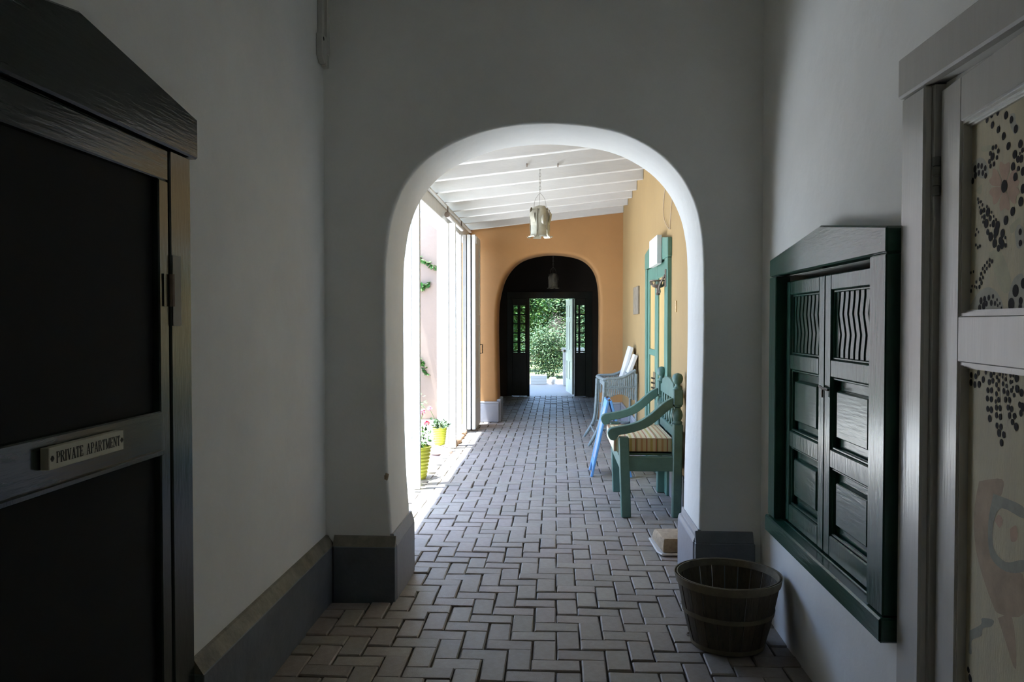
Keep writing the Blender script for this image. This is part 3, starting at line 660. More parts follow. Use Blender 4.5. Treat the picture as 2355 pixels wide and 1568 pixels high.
holes([(2204, 1480, 13), (2213, 1512, 15), (2219, 1482, 6), (2220, 1538, 12), (2228, 1540, 6), (2232, 1560, 8)], lambda a, b: (a, b), 1.0, pl, (.1, zl1))
hb = MB(); pz = on_x(2150, 340, XR + .02)
for q in range(4): hb.tube([(XR + .006, 2.268, 1.80 + q * .027), (XR + .006, 2.268, 1.8255 + q * .027)], .011, 10)
hb.build('hinge', 'hingepaint', d2, smooth=40)

# ------------------------------------------------------------------ door_3 : green double door in the ochre wall
d3 = empty('door_3', (XO, 7.55, 0), 'tall green double door with ochre panels and gabled lintel', 'door', 'structure')
PF = .915
gable(MB(), PF, XO + .002, 6.68, 8.36, 2.0, 2.16, 2.24, 7.45).build('lintel', 'green_portal', d3, .006)
box('jamb', 'green_portal', (PF + .004, XO + .02, 6.70, 6.88, 0, 1.998), d3)
box('jamb', 'green_portal', (PF + .004, XO + .02, 8.24, 8.36, 0, 1.998), d3)
for y0, y1 in ((6.885, 7.555), (7.565, 8.235)):
    lf = MB(); sw = .10
    lf.box(XO - .02, XO + .03, y0, y0 + sw, .03, 1.99); lf.box(XO - .02, XO + .03, y1 - sw, y1, .03, 1.99)
    rl = [(.03, .22), (1.13, 1.19), (1.86, 1.99)]
    if y0 < 7: rl = [(.03, .22), (1.86, 1.99)]
    for z0, z1 in rl: lf.box(XO - .02, XO + .03, y0 + sw, y1 - sw, z0, z1)
    lf = lf.build('door_leaf', 'green_portal', d3, .004)
    for a, b2 in zip(rl[:-1], rl[1:]): box('panel', 'panel_ochre', (XO - .004, XO + .012, y0 + sw - .005, y1 - sw + .005, a[1] - .005, b2[0] + .005), lf, 0)
    if y0 > 7:
        lk = box('lock_plate', 'brass', (XO - .026, XO - .0205, y0 + .02, y0 + .17, .72, .98), lf, .002)
        for q in range(5): MB().tube([(XO - .027, y0 + .03, .74 + q * .045), (XO - .06, y0 + .03, .75 + q * .045)], .009, 6).build('bolt', 'iron', lk)
# white notice on the lintel
a = on_x(1494.5, 580, PF - .04); b = on_x(1512, 580, PF - .04)
nb = MB().box(PF - .045, PF - .002, b.y, a.y, 1.965, 2.215).build('notice_board', 'card', None, .003)
tag(nb, 'white notice board fixed over the green double door', 'notice')
for q, (z0, z1) in enumerate(((2.11, 2.16), (2.05, 2.08), (1.99, 2.03))): MB().box(PF - .0458, PF - .045, b.y + .08, a.y - .10, z0, z1).build('printed_row', 'print', nb)
# sconce
sc_ = empty('oil_lamp_bracket', (XO, 6.95, 1.8), 'wrought iron lamp bracket with an open bowl on the green door frame', 'bracket')
bc = Vector((.868, 6.90, 1.775)); YS = 6.78
box('wall_plate', 'iron', (PF - .004, PF + .004, YS - .03, YS + .03, 1.75, 1.90), sc_, .003)
MB().tube(smooth_path([(PF - .005, YS, 1.85), (PF - .03, YS + .03, 1.80), (PF - .045, YS + .06, 1.755), (bc.x + .012, bc.y - .02, bc.z - .06), (bc.x, bc.y, bc.z - .085)], 4), .009, 8).build('arm', 'iron', sc_, smooth=40)
MB().lathe([(.012, -.09), (.02, -.08), (.012, -.06), (.016, -.03), (.045, -.018), (.06, .0), (.055, .002), (.04, -.013), (.005, -.02)], bc, 20, False).build('bowl', 'iron', sc_, smooth=50)
MB().tube([(bc.x + .07 * math.cos(t * PI / 12), bc.y + .07 * math.sin(t * PI / 12), bc.z + .036) for t in range(24)], .005, 6, closed=True).build('bowl_rim', 'iron', sc_, smooth=50)
for q in range(14):
    t = 2 * PI * q / 14; MB().tube([(bc.x + .058 * math.cos(t), bc.y + .058 * math.sin(t), bc.z), (bc.x + .07 * math.cos(t), bc.y + .07 * math.sin(t), bc.z + .036)], .004, 5).build('bowl_bar', 'iron', sc_)
# plaque and small label
tag(MB().box(XO - .022, XO, 9.25, 9.80, 1.55, 1.875).build('wall_plaque', 'plaque', None, .003), 'weathered grey brown plaque on the ochre wall above the wicker stand', 'plaque')
sw_ = tag(MB().box(XO - .008, XO, 6.40, 6.44, 1.535, 1.625).build('wall_label', 'panel_ochre', None, .002), 'tiny ochre label beside the near edge of the green door', 'label')
for z in (1.55, 1.58, 1.60): MB().box(XO - .0088, XO - .008, 6.41, 6.43, z, z + .012).build('mark', 'p_pink', sw_)
wp = [on_x(px, py, XO - .012) for px, py in ((1530, 430), (1526, 470), (1527, 500), (1533, 518), (1540, 527), (1541, 515), (1543, 490), (1546, 455))]
wr = MB().tube(smooth_path([tuple(p) for p in wp], 4), .004, 6).build('hanging_wire', 'p_brown', smooth=50); tag(wr, 'thin wire loop hanging on the ochre wall above the green door', 'wire')

# ------------------------------------------------------------------ door_4 : garden door with sidelights
d4 = empty('door_4', (0, YD, 0), 'open garden door with narrow sidelights at the end of the dark room', 'door', 'structure')
ZB, ZP0, ZP1, ZH = .86, .883, 1.794, 1.93
for x0, x1 in ((WX[0] - .10, WX[0]), (WX[2] - .055, WX[2]), (WX[3], WX[3] + .03), (WX[5] - .03, WX[5] + .10)): box('post', 'door_dark', (x0, x1, YD - .02, YD + .12, 0, 2.05), d4)
box('head', 'door_dark', (WX[0] - .1, WX[5] + .1, YD - .03, YD + .13, ZH, 2.06), d4)
def sidelight(xs0, xs1, cols, xm):
    box('panel', 'door_dark', (xs0, xs1, YD + .02, YD + .07, 0, ZB), d4)
    box('top_rail', 'door_dark', (xs0, xs1, YD + .02, YD + .07, ZP1, ZH), d4)
    e = [xs0] + [q for c in cols for q in c] + [xs1]
    for a, b2 in zip(e[::2], e[1::2]): box('stile', 'door_dark', (a, b2, YD + .02, YD + .07, ZB, ZP1), d4)
    for c0, c1 in cols:
        hgt_ = (ZP1 - ZP0) / 5
        for q in range(5):
            MB().box(c0, c1, YD + .042, YD + .047, ZP0 + q * hgt_, ZP0 + (q + 1) * hgt_).build('pane', 'glass', d4)
            box('glazing_bar', 'door_dark', (c0, c1, YD + .03, YD + .06, ZP0 + q * hgt_ - .012, ZP0 + q * hgt_ + .012), d4, .001)
sidelight(WX[0], WX[2] - .055, [(-.852, -.774), (-.715, -.622)], 0)
sidelight(WX[3] + .03, WX[5] - .03, [(.392, .428), (.470, .555)], 0)
an = math.radians(82.5); hx, hy = WX[3] - .002, YD + .12
def gl(u, t, z): return Vector((hx - u * math.cos(an) - t * math.sin(an), hy + u * math.sin(an) - t * math.cos(an), z))
def gbox(u0, u1, t0, t1, z0, z1):
    m = MB(); m.v = [gl(u, t, z) for z in (z0, z1) for u, t in ((u0, t0), (u1, t0), (u1, t1), (u0, t1))]
    m.f = [(3, 2, 1, 0), (4, 5, 6, 7), (0, 1, 5, 4), (1, 2, 6, 5), (2, 3, 7, 6), (3, 0, 4, 7)]; return m
lf = MB()
for b_ in [(0, .10, 0, .04, .02, 1.92), (.40, .48, 0, .04, .02, 1.92), (.78, .88, 0, .04, .02, 1.92)]: m = gbox(*b_); lf.add(m.v, m.f)
for z0, z1 in ((.02, .30), (.66, .90), (1.46, 1.56), (1.80, 1.92)):
    for u0, u1 in ((.1, .4), (.48, .78)): m = gbox(u0, u1, 0, .04, z0, z1); lf.add(m.v, m.f)
lf = lf.build('door_leaf', 'farleaf', d4, .004)
for z0, z1 in ((.30, .66), (.90, 1.46), (1.56, 1.80)):
    for u0, u1 in ((.1, .4), (.48, .78)): gbox(u0, u1, .008, .028, z0, z1).build('panel', 'farleaf', lf)
p = gl(.82, .04, .86); MB().lathe([(.005, -.03), (.028, -.02), (.028, .02), (.005, .03)], p + Vector((-.04, 0, 0)), 12).build('door_knob', 'iron', lf, smooth=60)

# ------------------------------------------------------------------ green armchair
ch = empty('armchair', (.70, 6.43, 0), 'green painted wooden armchair with turned posts against the ochre wall', 'armchair')
CY0, CY1 = 5.93, 6.90
def cpt(px, py, y=CY0): p = on_y(px, py, y); return (p.x, p.z)
for y0, y1 in ((CY0, CY0 + .072), (CY1 - .072, CY1)):
    m = MB(); x0b, x1b, x0t, x1t = .484, .556, .462, .537
    m.add([(x0b, y0, 0), (x1b, y0, 0), (x1b, y1, 0), (x0b, y1, 0), (x0t, y0, .60), (x1t, y0, .60), (x1t, y1, .60), (x0t, y1, .60)], [(3, 2, 1, 0), (4, 5, 6, 7), (0, 1, 5, 4), (1, 2, 6, 5), (2, 3, 7, 6), (3, 0, 4, 7)])
    m.build('leg', 'chair', ch, .006)
    # back post : square leg, turned vase, square block, finial
    xc, yc = .898, (y0 + y1) / 2
    pm = MB(); pm.add([(.858, y0, 0), (.925, y0, 0), (.925, y1, 0), (.858, y1, 0), (.864, y0, .70), (.935, y0, .70), (.935, y1, .70), (.864, y1, .70)], [(3, 2, 1, 0), (4, 5, 6, 7), (0, 1, 5, 4), (1, 2, 6, 5), (2, 3, 7, 6), (3, 0, 4, 7)])
    pm.box(.862, .934, y0, y1, .838, .958); pm = pm.build('back_post', 'chair', ch, .008)
    MB().lathe([(.034, .700), (.038, .708), (.034, .716), (.026, .722), (.036, .745), (.040, .765), (.035, .788), (.024, .81), (.022, .82), (.034, .83), (.034, .8385)], (xc, yc, 0), 20).build('turned_vase', 'chair', pm, smooth=40)
    MB().lathe([(.034, .9575), (.034, .966), (.026, .972), (.018, .985), (.020, .996), (.030, 1.004), (.038, 1.020), (.0405, 1.036), (.038, 1.052), (.028, 1.067), (.012, 1.075), (.002, 1.077)], (xc, yc, 0), 20).build('finial', 'chair', pm, smooth=50)
    # arm
    top = [(1397, 996), (1400, 989), (1408, 984), (1425, 981), (1450, 976), (1475, 967), (1500, 950), (1520, 932), (1535, 921), (1548, 915)]
    bot = [(1548, 937), (1533, 948), (1514, 965), (1494, 980), (1468, 991), (1440, 998), (1424, 1001), (1420, 1007), (1413, 1013), (1404, 1011), (1399, 1004)]
    poly = smooth_path([cpt(*q) for q in top], 3) + smooth_path([cpt(*q) for q in bot], 3)
    MB().prism(poly, 'y', y0 + .004, y1 - .004).build('arm', 'chair', ch, .004)
    box('side_rail', 'chair', (.535, .866, y0 + .012, y1 - .018, .345, .455), ch, .004)
box('front_rail', 'chair', (.475, .520, CY0 + .072, CY1 - .072, .35, .455), ch, .004)
box('back_seat_rail', 'chair', (.875, .915, CY0 + .072, CY1 - .072, .345, .455), ch, .004)
box('seat', 'chair', (.462, .912, CY0 + .072, CY1 - .072, .455, .470), ch, .003)
box('lower_back_rail', 'chair', (.880, .918, CY0 + .072, CY1 - .072, .585, .655), ch, .004)
cw = [(CY0 + .073, .872), (CY1 - .073, .872), (CY1 - .073, .935), (CY1 - .16, .945), (CY1 - .18, .985), (CY1 - .33, 1.01), ((CY0 + CY1) / 2, 1.02), (CY0 + .33, 1.01), (CY0 + .18, .985), (CY0 + .16, .945), (CY0 + .073, .935)]
MB().prism(cw, 'x', .885, .912).build('crest_rail', 'chair', ch, .003)
for k in range(6):
    y = CY0 + .072 + (CY1 - CY0 - .144) * (k + .5) / 6
    MB().lathe([(.012, .655), (.016, .665), (.010, .675), (.014, .70), (.019, .735), (.014, .765), (.010, .775), (.015, .785), (.010, .795), (.013, .83), (.010, .872)], (.898, y, 0), 12).build('spindle', 'chair', ch, smooth=50)
# cushion
def pillow(x0, x1, y0, y1, z0, z1):
    nx, ny = 14, 18; m = MB(); vs = []; fs = []
    def pt(u, v, s):
        bul = (1 - abs(2 * u - 1) ** 5) * (1 - abs(2 * v - 1) ** 5); zc = (z0 + z1) / 2; hz = (z1 - z0) / 2
        return (x0 + (x1 - x0) * u, y0 + (y1 - y0) * v, zc + s * hz * (.80 + .22 * bul))
    for s in (1, -1):
        for i in range(nx + 1):
            for j in range(ny + 1): vs.append(pt(i / nx, j / ny, s))
    o = (nx + 1) * (ny + 1); w = ny + 1
    for i in range(nx):
        for j in range(ny):
            a = i * w + j; fs += [(a, a + w, a + w + 1, a + 1), (o + a, o + a + 1, o + a + w + 1, o + a + w)]
    for i in range(nx): fs += [(i * w, o + i * w, o + (i + 1) * w, (i + 1) * w), (i * w + ny, (i + 1) * w + ny, o + (i + 1) * w + ny, o + i * w + ny)]
    for j in range(ny): fs += [(j, j + 1, o + j + 1, o + j), (nx * w + j, o + nx * w + j, o + nx * w + j + 1, nx * w + j + 1)]
    return m.add(vs, fs)
cu = pillow(.43, .866, CY0 + .078, CY1 - .078, .472, .59).build('seat_cushion', 'cushion', smooth=50)
tag(cu, 'cream and rust striped cushion on the green armchair seat', 'cushion')
wl = [(.431, CY0 + .08), (.865, CY0 + .08), (.865, CY1 - .08), (.431, CY1 - .08)]
MB().tube([(x, y, .579) for x, y in wl], .005, 6, closed=True).build('piping', 'p_brown', cu)

cp_ = on_y(893, 1096, YA); lump(MB(), (cp_.x - .012, YA + .004, cp_.z), .02, (.7, .3, 1.1), 9, 6, .25).build('plaster_chip', 'stone_block', bpy.data.objects['wall_front'], smooth=60)

# ------------------------------------------------------------------ basket
bk = empty('bushel_basket', (.775, 3.63, 0), 'round dark wooden slat basket standing below the green shutters', 'basket')
bx, by, RB, RT, HB = .775, 3.63, .165, .235, .318
NS = 22
for k in range(NS):
    a0 = 2 * PI * (k + .04) / NS; a1 = 2 * PI * (k + .96) / NS; m = MB(); vs = []
    lv = [0, .25, .5, .75, 1]
    for th in (0, .005):
        for t in lv:
            r = RB + (RT - RB) * (t ** .85) - .006 - th + (.002 if k % 2 else 0)
            for a in (a0, (a0 + a1) / 2, a1): vs.append((bx + r * math.cos(a), by + r * math.sin(a), .004 + t * (HB - .01)))
    n3 = len(lv) * 3; fs = []
    for i in range(len(lv) - 1):
        for j in range(2): q = i * 3 + j; fs += [(q, q + 1, q + 4, q + 3), (n3 + q, n3 + q + 3, n3 + q + 4, n3 + q + 1)]
        fs += [(i * 3, i * 3 + 3, n3 + i * 3 + 3, n3 + i * 3), (i * 3 + 2, n3 + i * 3 + 2, n3 + i * 3 + 5, i * 3 + 5)]
    fs += [(0, n3, n3 + 1, n3 + 2, 2, 1), (n3 - 3, n3 - 2, n3 - 1, 2 * n3 - 1, 2 * n3 - 2, 2 * n3 - 3)]
    m.add(vs, fs).build('slat', 'basket', bk)
def hoop(z, r, h, th, nm):
    return MB().lathe([(r, z), (r + h * .2, z + h), (r + h * .2 - th, z + h), (r - th, z), (r, z)], (bx, by, 0), 40, False).build(nm, 'basket_hoop', bk, smooth=40)
hoop(HB - .036, RT - .004, .036, .004, 'rim_hoop'); hoop(.15, RB + (RT - RB) * .53, .022, .003, 'middle_hoop'); hoop(.004, RB - .001, .02, .003, 'base_hoop')
MB().lathe([(RT - .016, HB - .03), (RT - .008, HB), (RT - .013, HB), (RT - .02, HB - .03), (RT - .016, HB - .03)], (bx, by, 0), 40, False).build('inner_hoop', 'basket_hoop', bk, smooth=40)
MB().lathe([(.001, .004), (RB - .01, .004), (RB - .01, .012), (.001, .012)], (bx, by, 0), 30, False).build('base', 'basket', bk)

# ------------------------------------------------------------------ adobe block on tray
ab = empty('adobe_block', (.78, 5.1, 0), 'pitted brown block on a thin pale tray behind the arch foot', 'block')
MB().add(*(lambda v: (v, [(3, 2, 1, 0), (4, 5, 6, 7), (0, 1, 5, 4), (1, 2, 6, 5), (2, 3, 7, 6), (3, 0, 4, 7)]))([(.66, 4.97, .016), (.93, 4.99, .016), (.93, 5.30, .016), (.63, 5.32, .016), (.668, 4.985, .105), (.93, 5.0, .105), (.925, 5.28, .10), (.645, 5.30, .085)])).build('block', 'stone_block', ab, .014, 40, seg=2)
MB().prism([(.655, 4.955), (.94, 4.97), (.94, 5.34), (.615, 5.34), (.63, 5.02)], 'z', .001, .016).build('tray', 'tray', ab, .006)
# small pale ring on the floor and a stone
rg = on_z(1591, 1461)
tag(MB().tube([(rg.x + .022 * math.cos(t * PI / 8), rg.y + .02 * math.sin(t * PI / 8), .006) for t in range(16)], .004, 6, closed=True).build('floor_ring', 'iron', smooth=50), 'small flat metal ring lying on the bricks beside the basket', 'ring')
sp = on_z(1126, 968)
tag(lump(MB(), (sp.x, sp.y + .05, .062), .066, (1, 1, .95), 14, 8, .05).build('door_stone', 'grey_stone', smooth=70), 'round grey stone at the left foot of the far arch', 'stone')

# ------------------------------------------------------------------ wicker stand with boards
wk = empty('wicker_stand', (.75, 9.7, 0), 'grey green wicker stand with flared legs by the ochre wall', 'stand')
WY0, WY1 = 9.28, 10.06
def wline(y, pts): return [tuple(on_y(px, py, y)) for px, py in pts]
def legpath(y, pts):
    p = wline(y, pts); return smooth_path(p, 4)
l0 = [(1391, 880), (1387, 930), (1380, 972), (1369, 1002), (1353, 1029)]
l1 = [(1373, 872), (1371, 925), (1367, 962), (1357, 984), (1343, 1005)]
for y, pts in ((WY0, l0), (WY1, l1)):
    p = legpath(y, pts); zmin = p[-1][2]; p = [(q[0], q[1], max(q[2] - zmin * (i / (len(p) - 1)) + .012, .012)) for i, q in enumerate(p)]
    MB().tube(p, [.02] * (len(p) - 3) + [.02, .016, .012], 8).build('leg', 'wicker', wk, smooth=50)
    q = [(a[0] + .028, a[1], a[2]) for a in p[:-5]]; q[-1] = p[-5]; MB().tube(q, .011, 6).build('brace', 'wicker', wk, smooth=50)
for y, x in ((WY0, .925), (WY1, .925)): MB().tube([(x - .01, y, .012), (x, y, .5), (x, y, .86)], .017, 8).build('leg', 'wicker', wk, smooth=50)
xf0, xf1 = on_y(1393, 880, WY0).x, on_y(1373, 875, WY1).x
rim_near = wline(WY0, [(1391, 874), (1397, 871), (1420, 870), (1436, 866), (1450, 858), (1462, 851)])
rim_far = [(q[0] - .05 if i < 2 else q[0] - .02, WY1, q[2] - .01) for i, q in enumerate(rim_near)]
rn, rf = smooth_path(rim_near, 4), smooth_path(rim_far, 4)
MB().tube(rn, .018, 8).build('rim', 'wicker', wk, smooth=50); MB().tube(rf, .018, 8).build('rim', 'wicker', wk, smooth=50)
MB().tube([rn[0], rf[0]], .02, 8).build('front_bar', 'wicker', wk, smooth=50)
mid = (rn[15][0], WY0, rn[15][2]); MB().tube([mid, (mid[0] - .02, WY1, mid[2])], .013, 8).build('cross_bar', 'wicker', wk, smooth=50)
for y, rm in ((WY0, rn), (WY1, rf)):                       # woven sides
    wv = MB(); nrib = 15; x0, x1 = rm[0][0] + .005, .92
    for k in range(nrib):
        t = (k + .5) / nrib; x = x0 + (x1 - x0) * t
        j = min(range(len(rm)), key=lambda i: abs(rm[i][0] - x)); zt = rm[j][2]
        zl = .575 + .055 * max(0, math.sin(PI * min(1, max(0, (t - .12) / .75)))) - .02 * t
        zs = [zl + (zt - zl) * q / 8 for q in range(9)]
        wv.tube([(x + .0015 * math.sin(q * 2 + k), y + .004 * (1 if (q + k) % 2 else -1), z) for q, z in enumerate(zs)], .0115, 6)
    wv.tube([(x0, y - .009, .685), (x1, y - .009, .70)], .007, 5); wv.tube([(x0, y - .009, .705), (x1, y - .009, .715)], .006, 5)
    wv.build('woven_side', 'wicker', wk, smooth=60)['kind'] = 'stuff'
wv = MB()
for k in range(20): y = WY0 + (WY1 - WY0) * (k + .5) / 20; wv.tube([(xf0 - .02 * k / 20, y, .70), (xf0 - .02 * k / 20, y, .775)], .012, 5)
wv.build('woven_front', 'wicker', wk, smooth=60)['kind'] = 'stuff'
box('tray', 'tray', (xf0 - .01, .92, WY0 + .02, WY1 - .02, .715, .73), wk, .003)
for y in (WY0, WY1): MB().tube([(.47, y, .22), (.92, y, .2)], .012, 6).build('stretcher', 'wicker', wk, smooth=50)
MB().tube([(.45, WY0, .16), (.43, WY1, .16)], .011, 6).build('stretcher', 'wicker', wk, smooth=50)
MB().tube([(.5, WY0, .19), (.92, WY1, .2)], .012, 6).build('stretcher', 'wicker', wk, smooth=50)
for nm, (pb, ptop), y0, y1, lb in (('framed_board', ((1431, 862), (1450, 797)), 9.60, 9.95, 'taller white edged board leaning in the wicker stand'), ('framed_board', ((1441, 864), (1460, 815)), 9.34, 9.57, 'shorter white edged board leaning in the wicker stand')):
    a = on_y(*pb, y0); b = on_y(*ptop, y0); d = Vector((b.x - a.x, 0, b.z - a.z)); a = a - d * ((a.z - .735) / d.z); n = Vector((d.z, 0, -d.x)).normalized() * .042; L = d.normalized()
    m = MB(); c0, c1 = Vector((a.x, 0, a.z)), Vector((b.x, 0, b.z))
    m.add([(c.x, y, c.z) for y in (y0, y1) for c in (c0, c0 + n, c1 + n, c1)], [(0, 1, 2, 3), (7, 6, 5, 4), (0, 4, 5, 1), (1, 5, 6, 2), (2, 6, 7, 3), (3, 7, 4, 0)])
    o = m.build(nm, 'card', None, .004); tag(o, lb, 'board', group='boards in the wicker stand')

# ------------------------------------------------------------------ blue sandwich board
sb = empty('sandwich_board', (.5, 7.8, 0), 'blue framed folding sandwich board standing beside the armchair', 'sandwich board')
ay0, ay1 = 7.48, 7.88
apx = on_y(1402, 922, ay0); f0 = on_y(1361, 1096, ay0); f1 = on_y(1452, 1097, ay0)
for foot in (f0, f1):
    a = Vector((foot.x, 0, 0)); b = Vector((apx.x + (.012 if foot is f1 else -.012), 0, apx.z)); d = (b - a).normalized(); n = Vector((d.z, 0, -d.x)) * .011
    def slab(t0, t1, y0, y1, h=1.0):
        c0, c1 = a + (b - a) * t0, a + (b - a) * t1; m = MB()
        return m.add([(c.x, y, max(c.z, 0)) for y in (y0, y1) for c in (c0 - n * h, c0 + n * h, c1 + n * h, c1 - n * h)], [(0, 1, 2, 3), (7, 6, 5, 4), (0, 4, 5, 1), (1, 5, 6, 2), (2, 6, 7, 3), (3, 7, 4, 0)])
    fr = MB()
    for q in (slab(0, 1, ay0, ay0 + .05), slab(0, 1, ay1 - .05, ay1), slab(.9, .995, ay0 + .05, ay1 - .05), slab(.12, .2, ay0 + .05, ay1 - .05)): fr.add(q.v, q.f)
    fr = fr.build('frame', 'blue', sb, .003)
    slab(.2, .9, ay0 + .045, ay1 - .045, .4).build('face', 'slate', fr)
for y in (ay0 + .03, ay1 - .03): MB().tube([(apx.x, y - .02, apx.z + .004), (apx.x, y + .02, apx.z + .004)], .012, 8).build('hinge', 'iron', sb)

# ------------------------------------------------------------------ lanterns
def lantern(c, ztop, scl, label):
    o = empty('tin_lantern', (c.x, c.y, c.z), label, 'lantern', group='hanging tin lanterns')
    hb, rr_ = .26 * scl, .082 * scl; zt = c.z + .30 * scl
    for k in range(6):
        a = 2 * PI * k / 6 + .3; am = a + PI / 6; ca, sa = math.cos(am), math.sin(am)
        def st(prof, wd, matn, nm, th=.0015):
            m = MB(); vs = []
            for r, z in prof:
                for w_ in (-wd, -wd * .4, wd * .4, wd):
                    ww = w_ * scl; q = r * scl - (abs(w_) / wd) ** 2 * .008 * scl; vs.append((c.x + ca * q - sa * ww, c.y + sa * q + ca * ww, c.z + z * scl))
            n = len(prof); m.add(vs, [(i * 4 + j, i * 4 + j + 1, i * 4 + j + 5, i * 4 + j + 4) for i in range(n - 1) for j in range(3)])
            return m.build(nm, matn, o, smooth=70)
        st([(.045, .30), (.075, .275), (.092, .235), (.097, .19), (.094, .13), (.08, .08)], .042, 'capiz', 'pane')
        st([(.108, .25), (.118, .225), (.114, .19), (.104, .15)] if k % 2 else [(.09, .305), (.098, .28), (.1, .25), (.104, .20)], .03, 'tin', 'scale')
        st([(.092, .13), (.094, .07), (.094, .04), (.102, .016), (.118, .006), (.13, .016)], .040, 'tin', 'petal')
        q0 = (c.x + math.cos(a) * .097 * scl, c.y + math.sin(a) * .097 * scl)
        MB().tube([(q0[0], q0[1], c.z + .07 * scl), (q0[0], q0[1], c.z + .28 * scl)], .0045 * scl, 5).build('seam', 'tin_dark', o)
        if k in (1, 4):
            for sgn in (1,):
                cc = Vector((c.x + ca * .118 * scl, c.y + sa * .118 * scl, c.z + .17 * scl))
                MB().lathe([(.002, -.045), (.018, -.03), (.022, 0), (.014, .032), (.002, .05)], cc, 10, False).xf(lambda v: cc + (Vector(v) - cc) * scl).build('curl', 'tin', o, smooth=60)
    MB().lathe([(.085, .278), (.06, .302), (.02, .318), (.002, .32)], (0, 0, 0), 12, False).xf(lambda v: c + Vector(v) * scl).build('cap', 'tin', o, smooth=50)
    zj = c.z + .44 * scl
    for k in range(3):
        a = 2 * PI * k / 3 + .5; MB().tube(smooth_path([(c.x + math.cos(a) * .07 * scl, c.y + math.sin(a) * .07 * scl, c.z + .29 * scl), (c.x + math.cos(a) * .055 * scl, c.y + math.sin(a) * .055 * scl, c.z + .38 * scl), (c.x, c.y, zj)], 4), .0022, 5).build('hanger_wire', 'wire', o)
    z = zj; k = 0; step = .031
    while z < ztop - .005:
        pts = []
        for t in range(10):
            an_ = 2 * PI * t / 10; u, v = .0085 * math.cos(an_), .02 * math.sin(an_)
            pts.append((c.x + (u if k % 2 else 0), c.y + (0 if k % 2 else u), z + .016 + v))
        MB().tube(pts, .0026, 5, closed=True).build('chain_link', 'wire', o); z += step; k += 1
    return o
lantern(Vector((-.16, 7.62, 2.255)), zb(-.16) + .01, .98, 'pale tin lantern with curled petals hanging from the white beams')
lp = on_y(1272, 664, 13.9); lantern(Vector((lp.x, 13.9, lp.z)), 3.1, .86, 'dim tin lantern hanging in the dark far room')

# ------------------------------------------------------------------ pots, plants, stone
def ribbed(c, r0, r1, h, n):
    prof = [(.002, 0), (r0, 0)]
    for k in range(n):
        t = k / n; r = r0 + (r1 - r0) * t ** .8; dz = h * .9 / n; z = h * .02 + k * dz
        prof += [(r - .004, z), (r + .003, z + dz * .3), (r + .004, z + dz * .6), (r - .003, z + dz * .95)]
    prof += [(r1 - .002, h * .93), (r1 + .006, h * .95), (r1 + .006, h), (r1 - .008, h), (r1 - .012, h * .9)]
    return MB().lathe(prof, c, 36, False)
def leafcard(mb, p, d, up, L, W):
    s = d.cross(up); s = s.normalized() if s.length > 1e-4 else Vector((1, 0, 0)); nn = s.cross(d).normalized()
    mb.add([p, p + d * L * .5 + s * W - nn * W * .3, p + d * L, p + d * L * .5 - s * W - nn * W * .3, p + d * L * .5 + nn * W * .15], [(0, 1, 4), (1, 2, 4), (2, 3, 4), (3, 0, 4)])
def rdir(r, zb_=-1): 
    while True:
        v = Vector((r.uniform(-1, 1), r.uniform(-1, 1), r.uniform(zb_, 1)))
        if .1 < v.length < 1: return v.normalized()
def potted(c, r0, r1, h, seed, nl, spread, hgt_, label, flowers, matp='leaf'):
    r = random.Random(seed); o = empty('potted_flower', c, label, 'potted plant', group='ribbed lime pots')
    c = Vector(c); pt_ = ribbed(c, r0, r1, h, 9).build('pot', 'pot', o, smooth=35)
    MB().lathe([(.001, h * .9), (r1 - .01, h * .9)], c, 20, False).build('soil', 'soil', pt_)
    st = MB(); lv = MB(); heads = []
    for k in range(12):
        d = rdir(r, .3); tip = c + Vector((0, 0, h * .9)) + Vector((d.x * spread, d.y * spread, abs(d.z) * hgt_)); base = c + Vector((d.x * .03, d.y * .03, h * .88))
        st.tube([base, (base + tip) / 2 + Vector((0, 0, .02)), tip], .003, 5); heads.append(tip)
        for q in range(nl):
            t = r.uniform(.3, 1); p = base.lerp(tip, t) + rdir(r) * .03; leafcard(lv, p, rdir(r, -.3), Vector((0, 0, 1)), r.uniform(.03, .055), r.uniform(.015, .024))
    st.build('stems', 'leaf_deep', o); lv.build('foliage', matp, o)['kind'] = 'stuff'
    for fx, mt in flowers:
        p = Vector(fx); fm = MB()
        for k in range(34): d = rdir(r, -.4); leafcard(fm, p + d * .012, d, Vector((0, 0, 1)), .022, .012)
        fm.build('blossom', mt, o); MB().tube([p, c + Vector((0, 0, h * .95))], .003, 5).build('flower_stalk', 'leaf', o)
ps = on_y(1011, 1022, 8.93)
f1_ = on_y(988, 940, 8.7); f2_ = on_y(982, 974, 7.4); f3_ = on_y(972, 947, 7.5)
potted((ps.x, 8.93, .072), .062, .082, .195, 4, 7, .14, .12, 'lime green ribbed pot on a pink stone beside the wide post', [(tuple(f1_), 'petal_pink')], 'leaf_pale')
p2 = on_y(958, 1098, 7.36)
potted((p2.x, 7.36, -.034), .085, .135, .33, 9, 9, .2, .22, 'larger lime green ribbed pot half hidden behind the first post', [(tuple(f2_), 'petal_red'), (tuple(f3_), 'petal_pink')])
mb = lump(MB(), (ps.x - .01, 8.86, .02), .13, (1.0, .9, .40), 14, 8, .1); lump(mb, (ps.x + .09, 8.80, .01), .075, (1, .8, .6), 10, 6, .1)
pk = MB(); pk.add(mb.v, mb.f); pk = pk.xf(lambda v: (v.x, v.y, min(v.z, .071))).build('pot_stone', 'pink_stone', smooth=60); tag(pk, 'rough pink stone under the smaller lime green pot', 'stone')
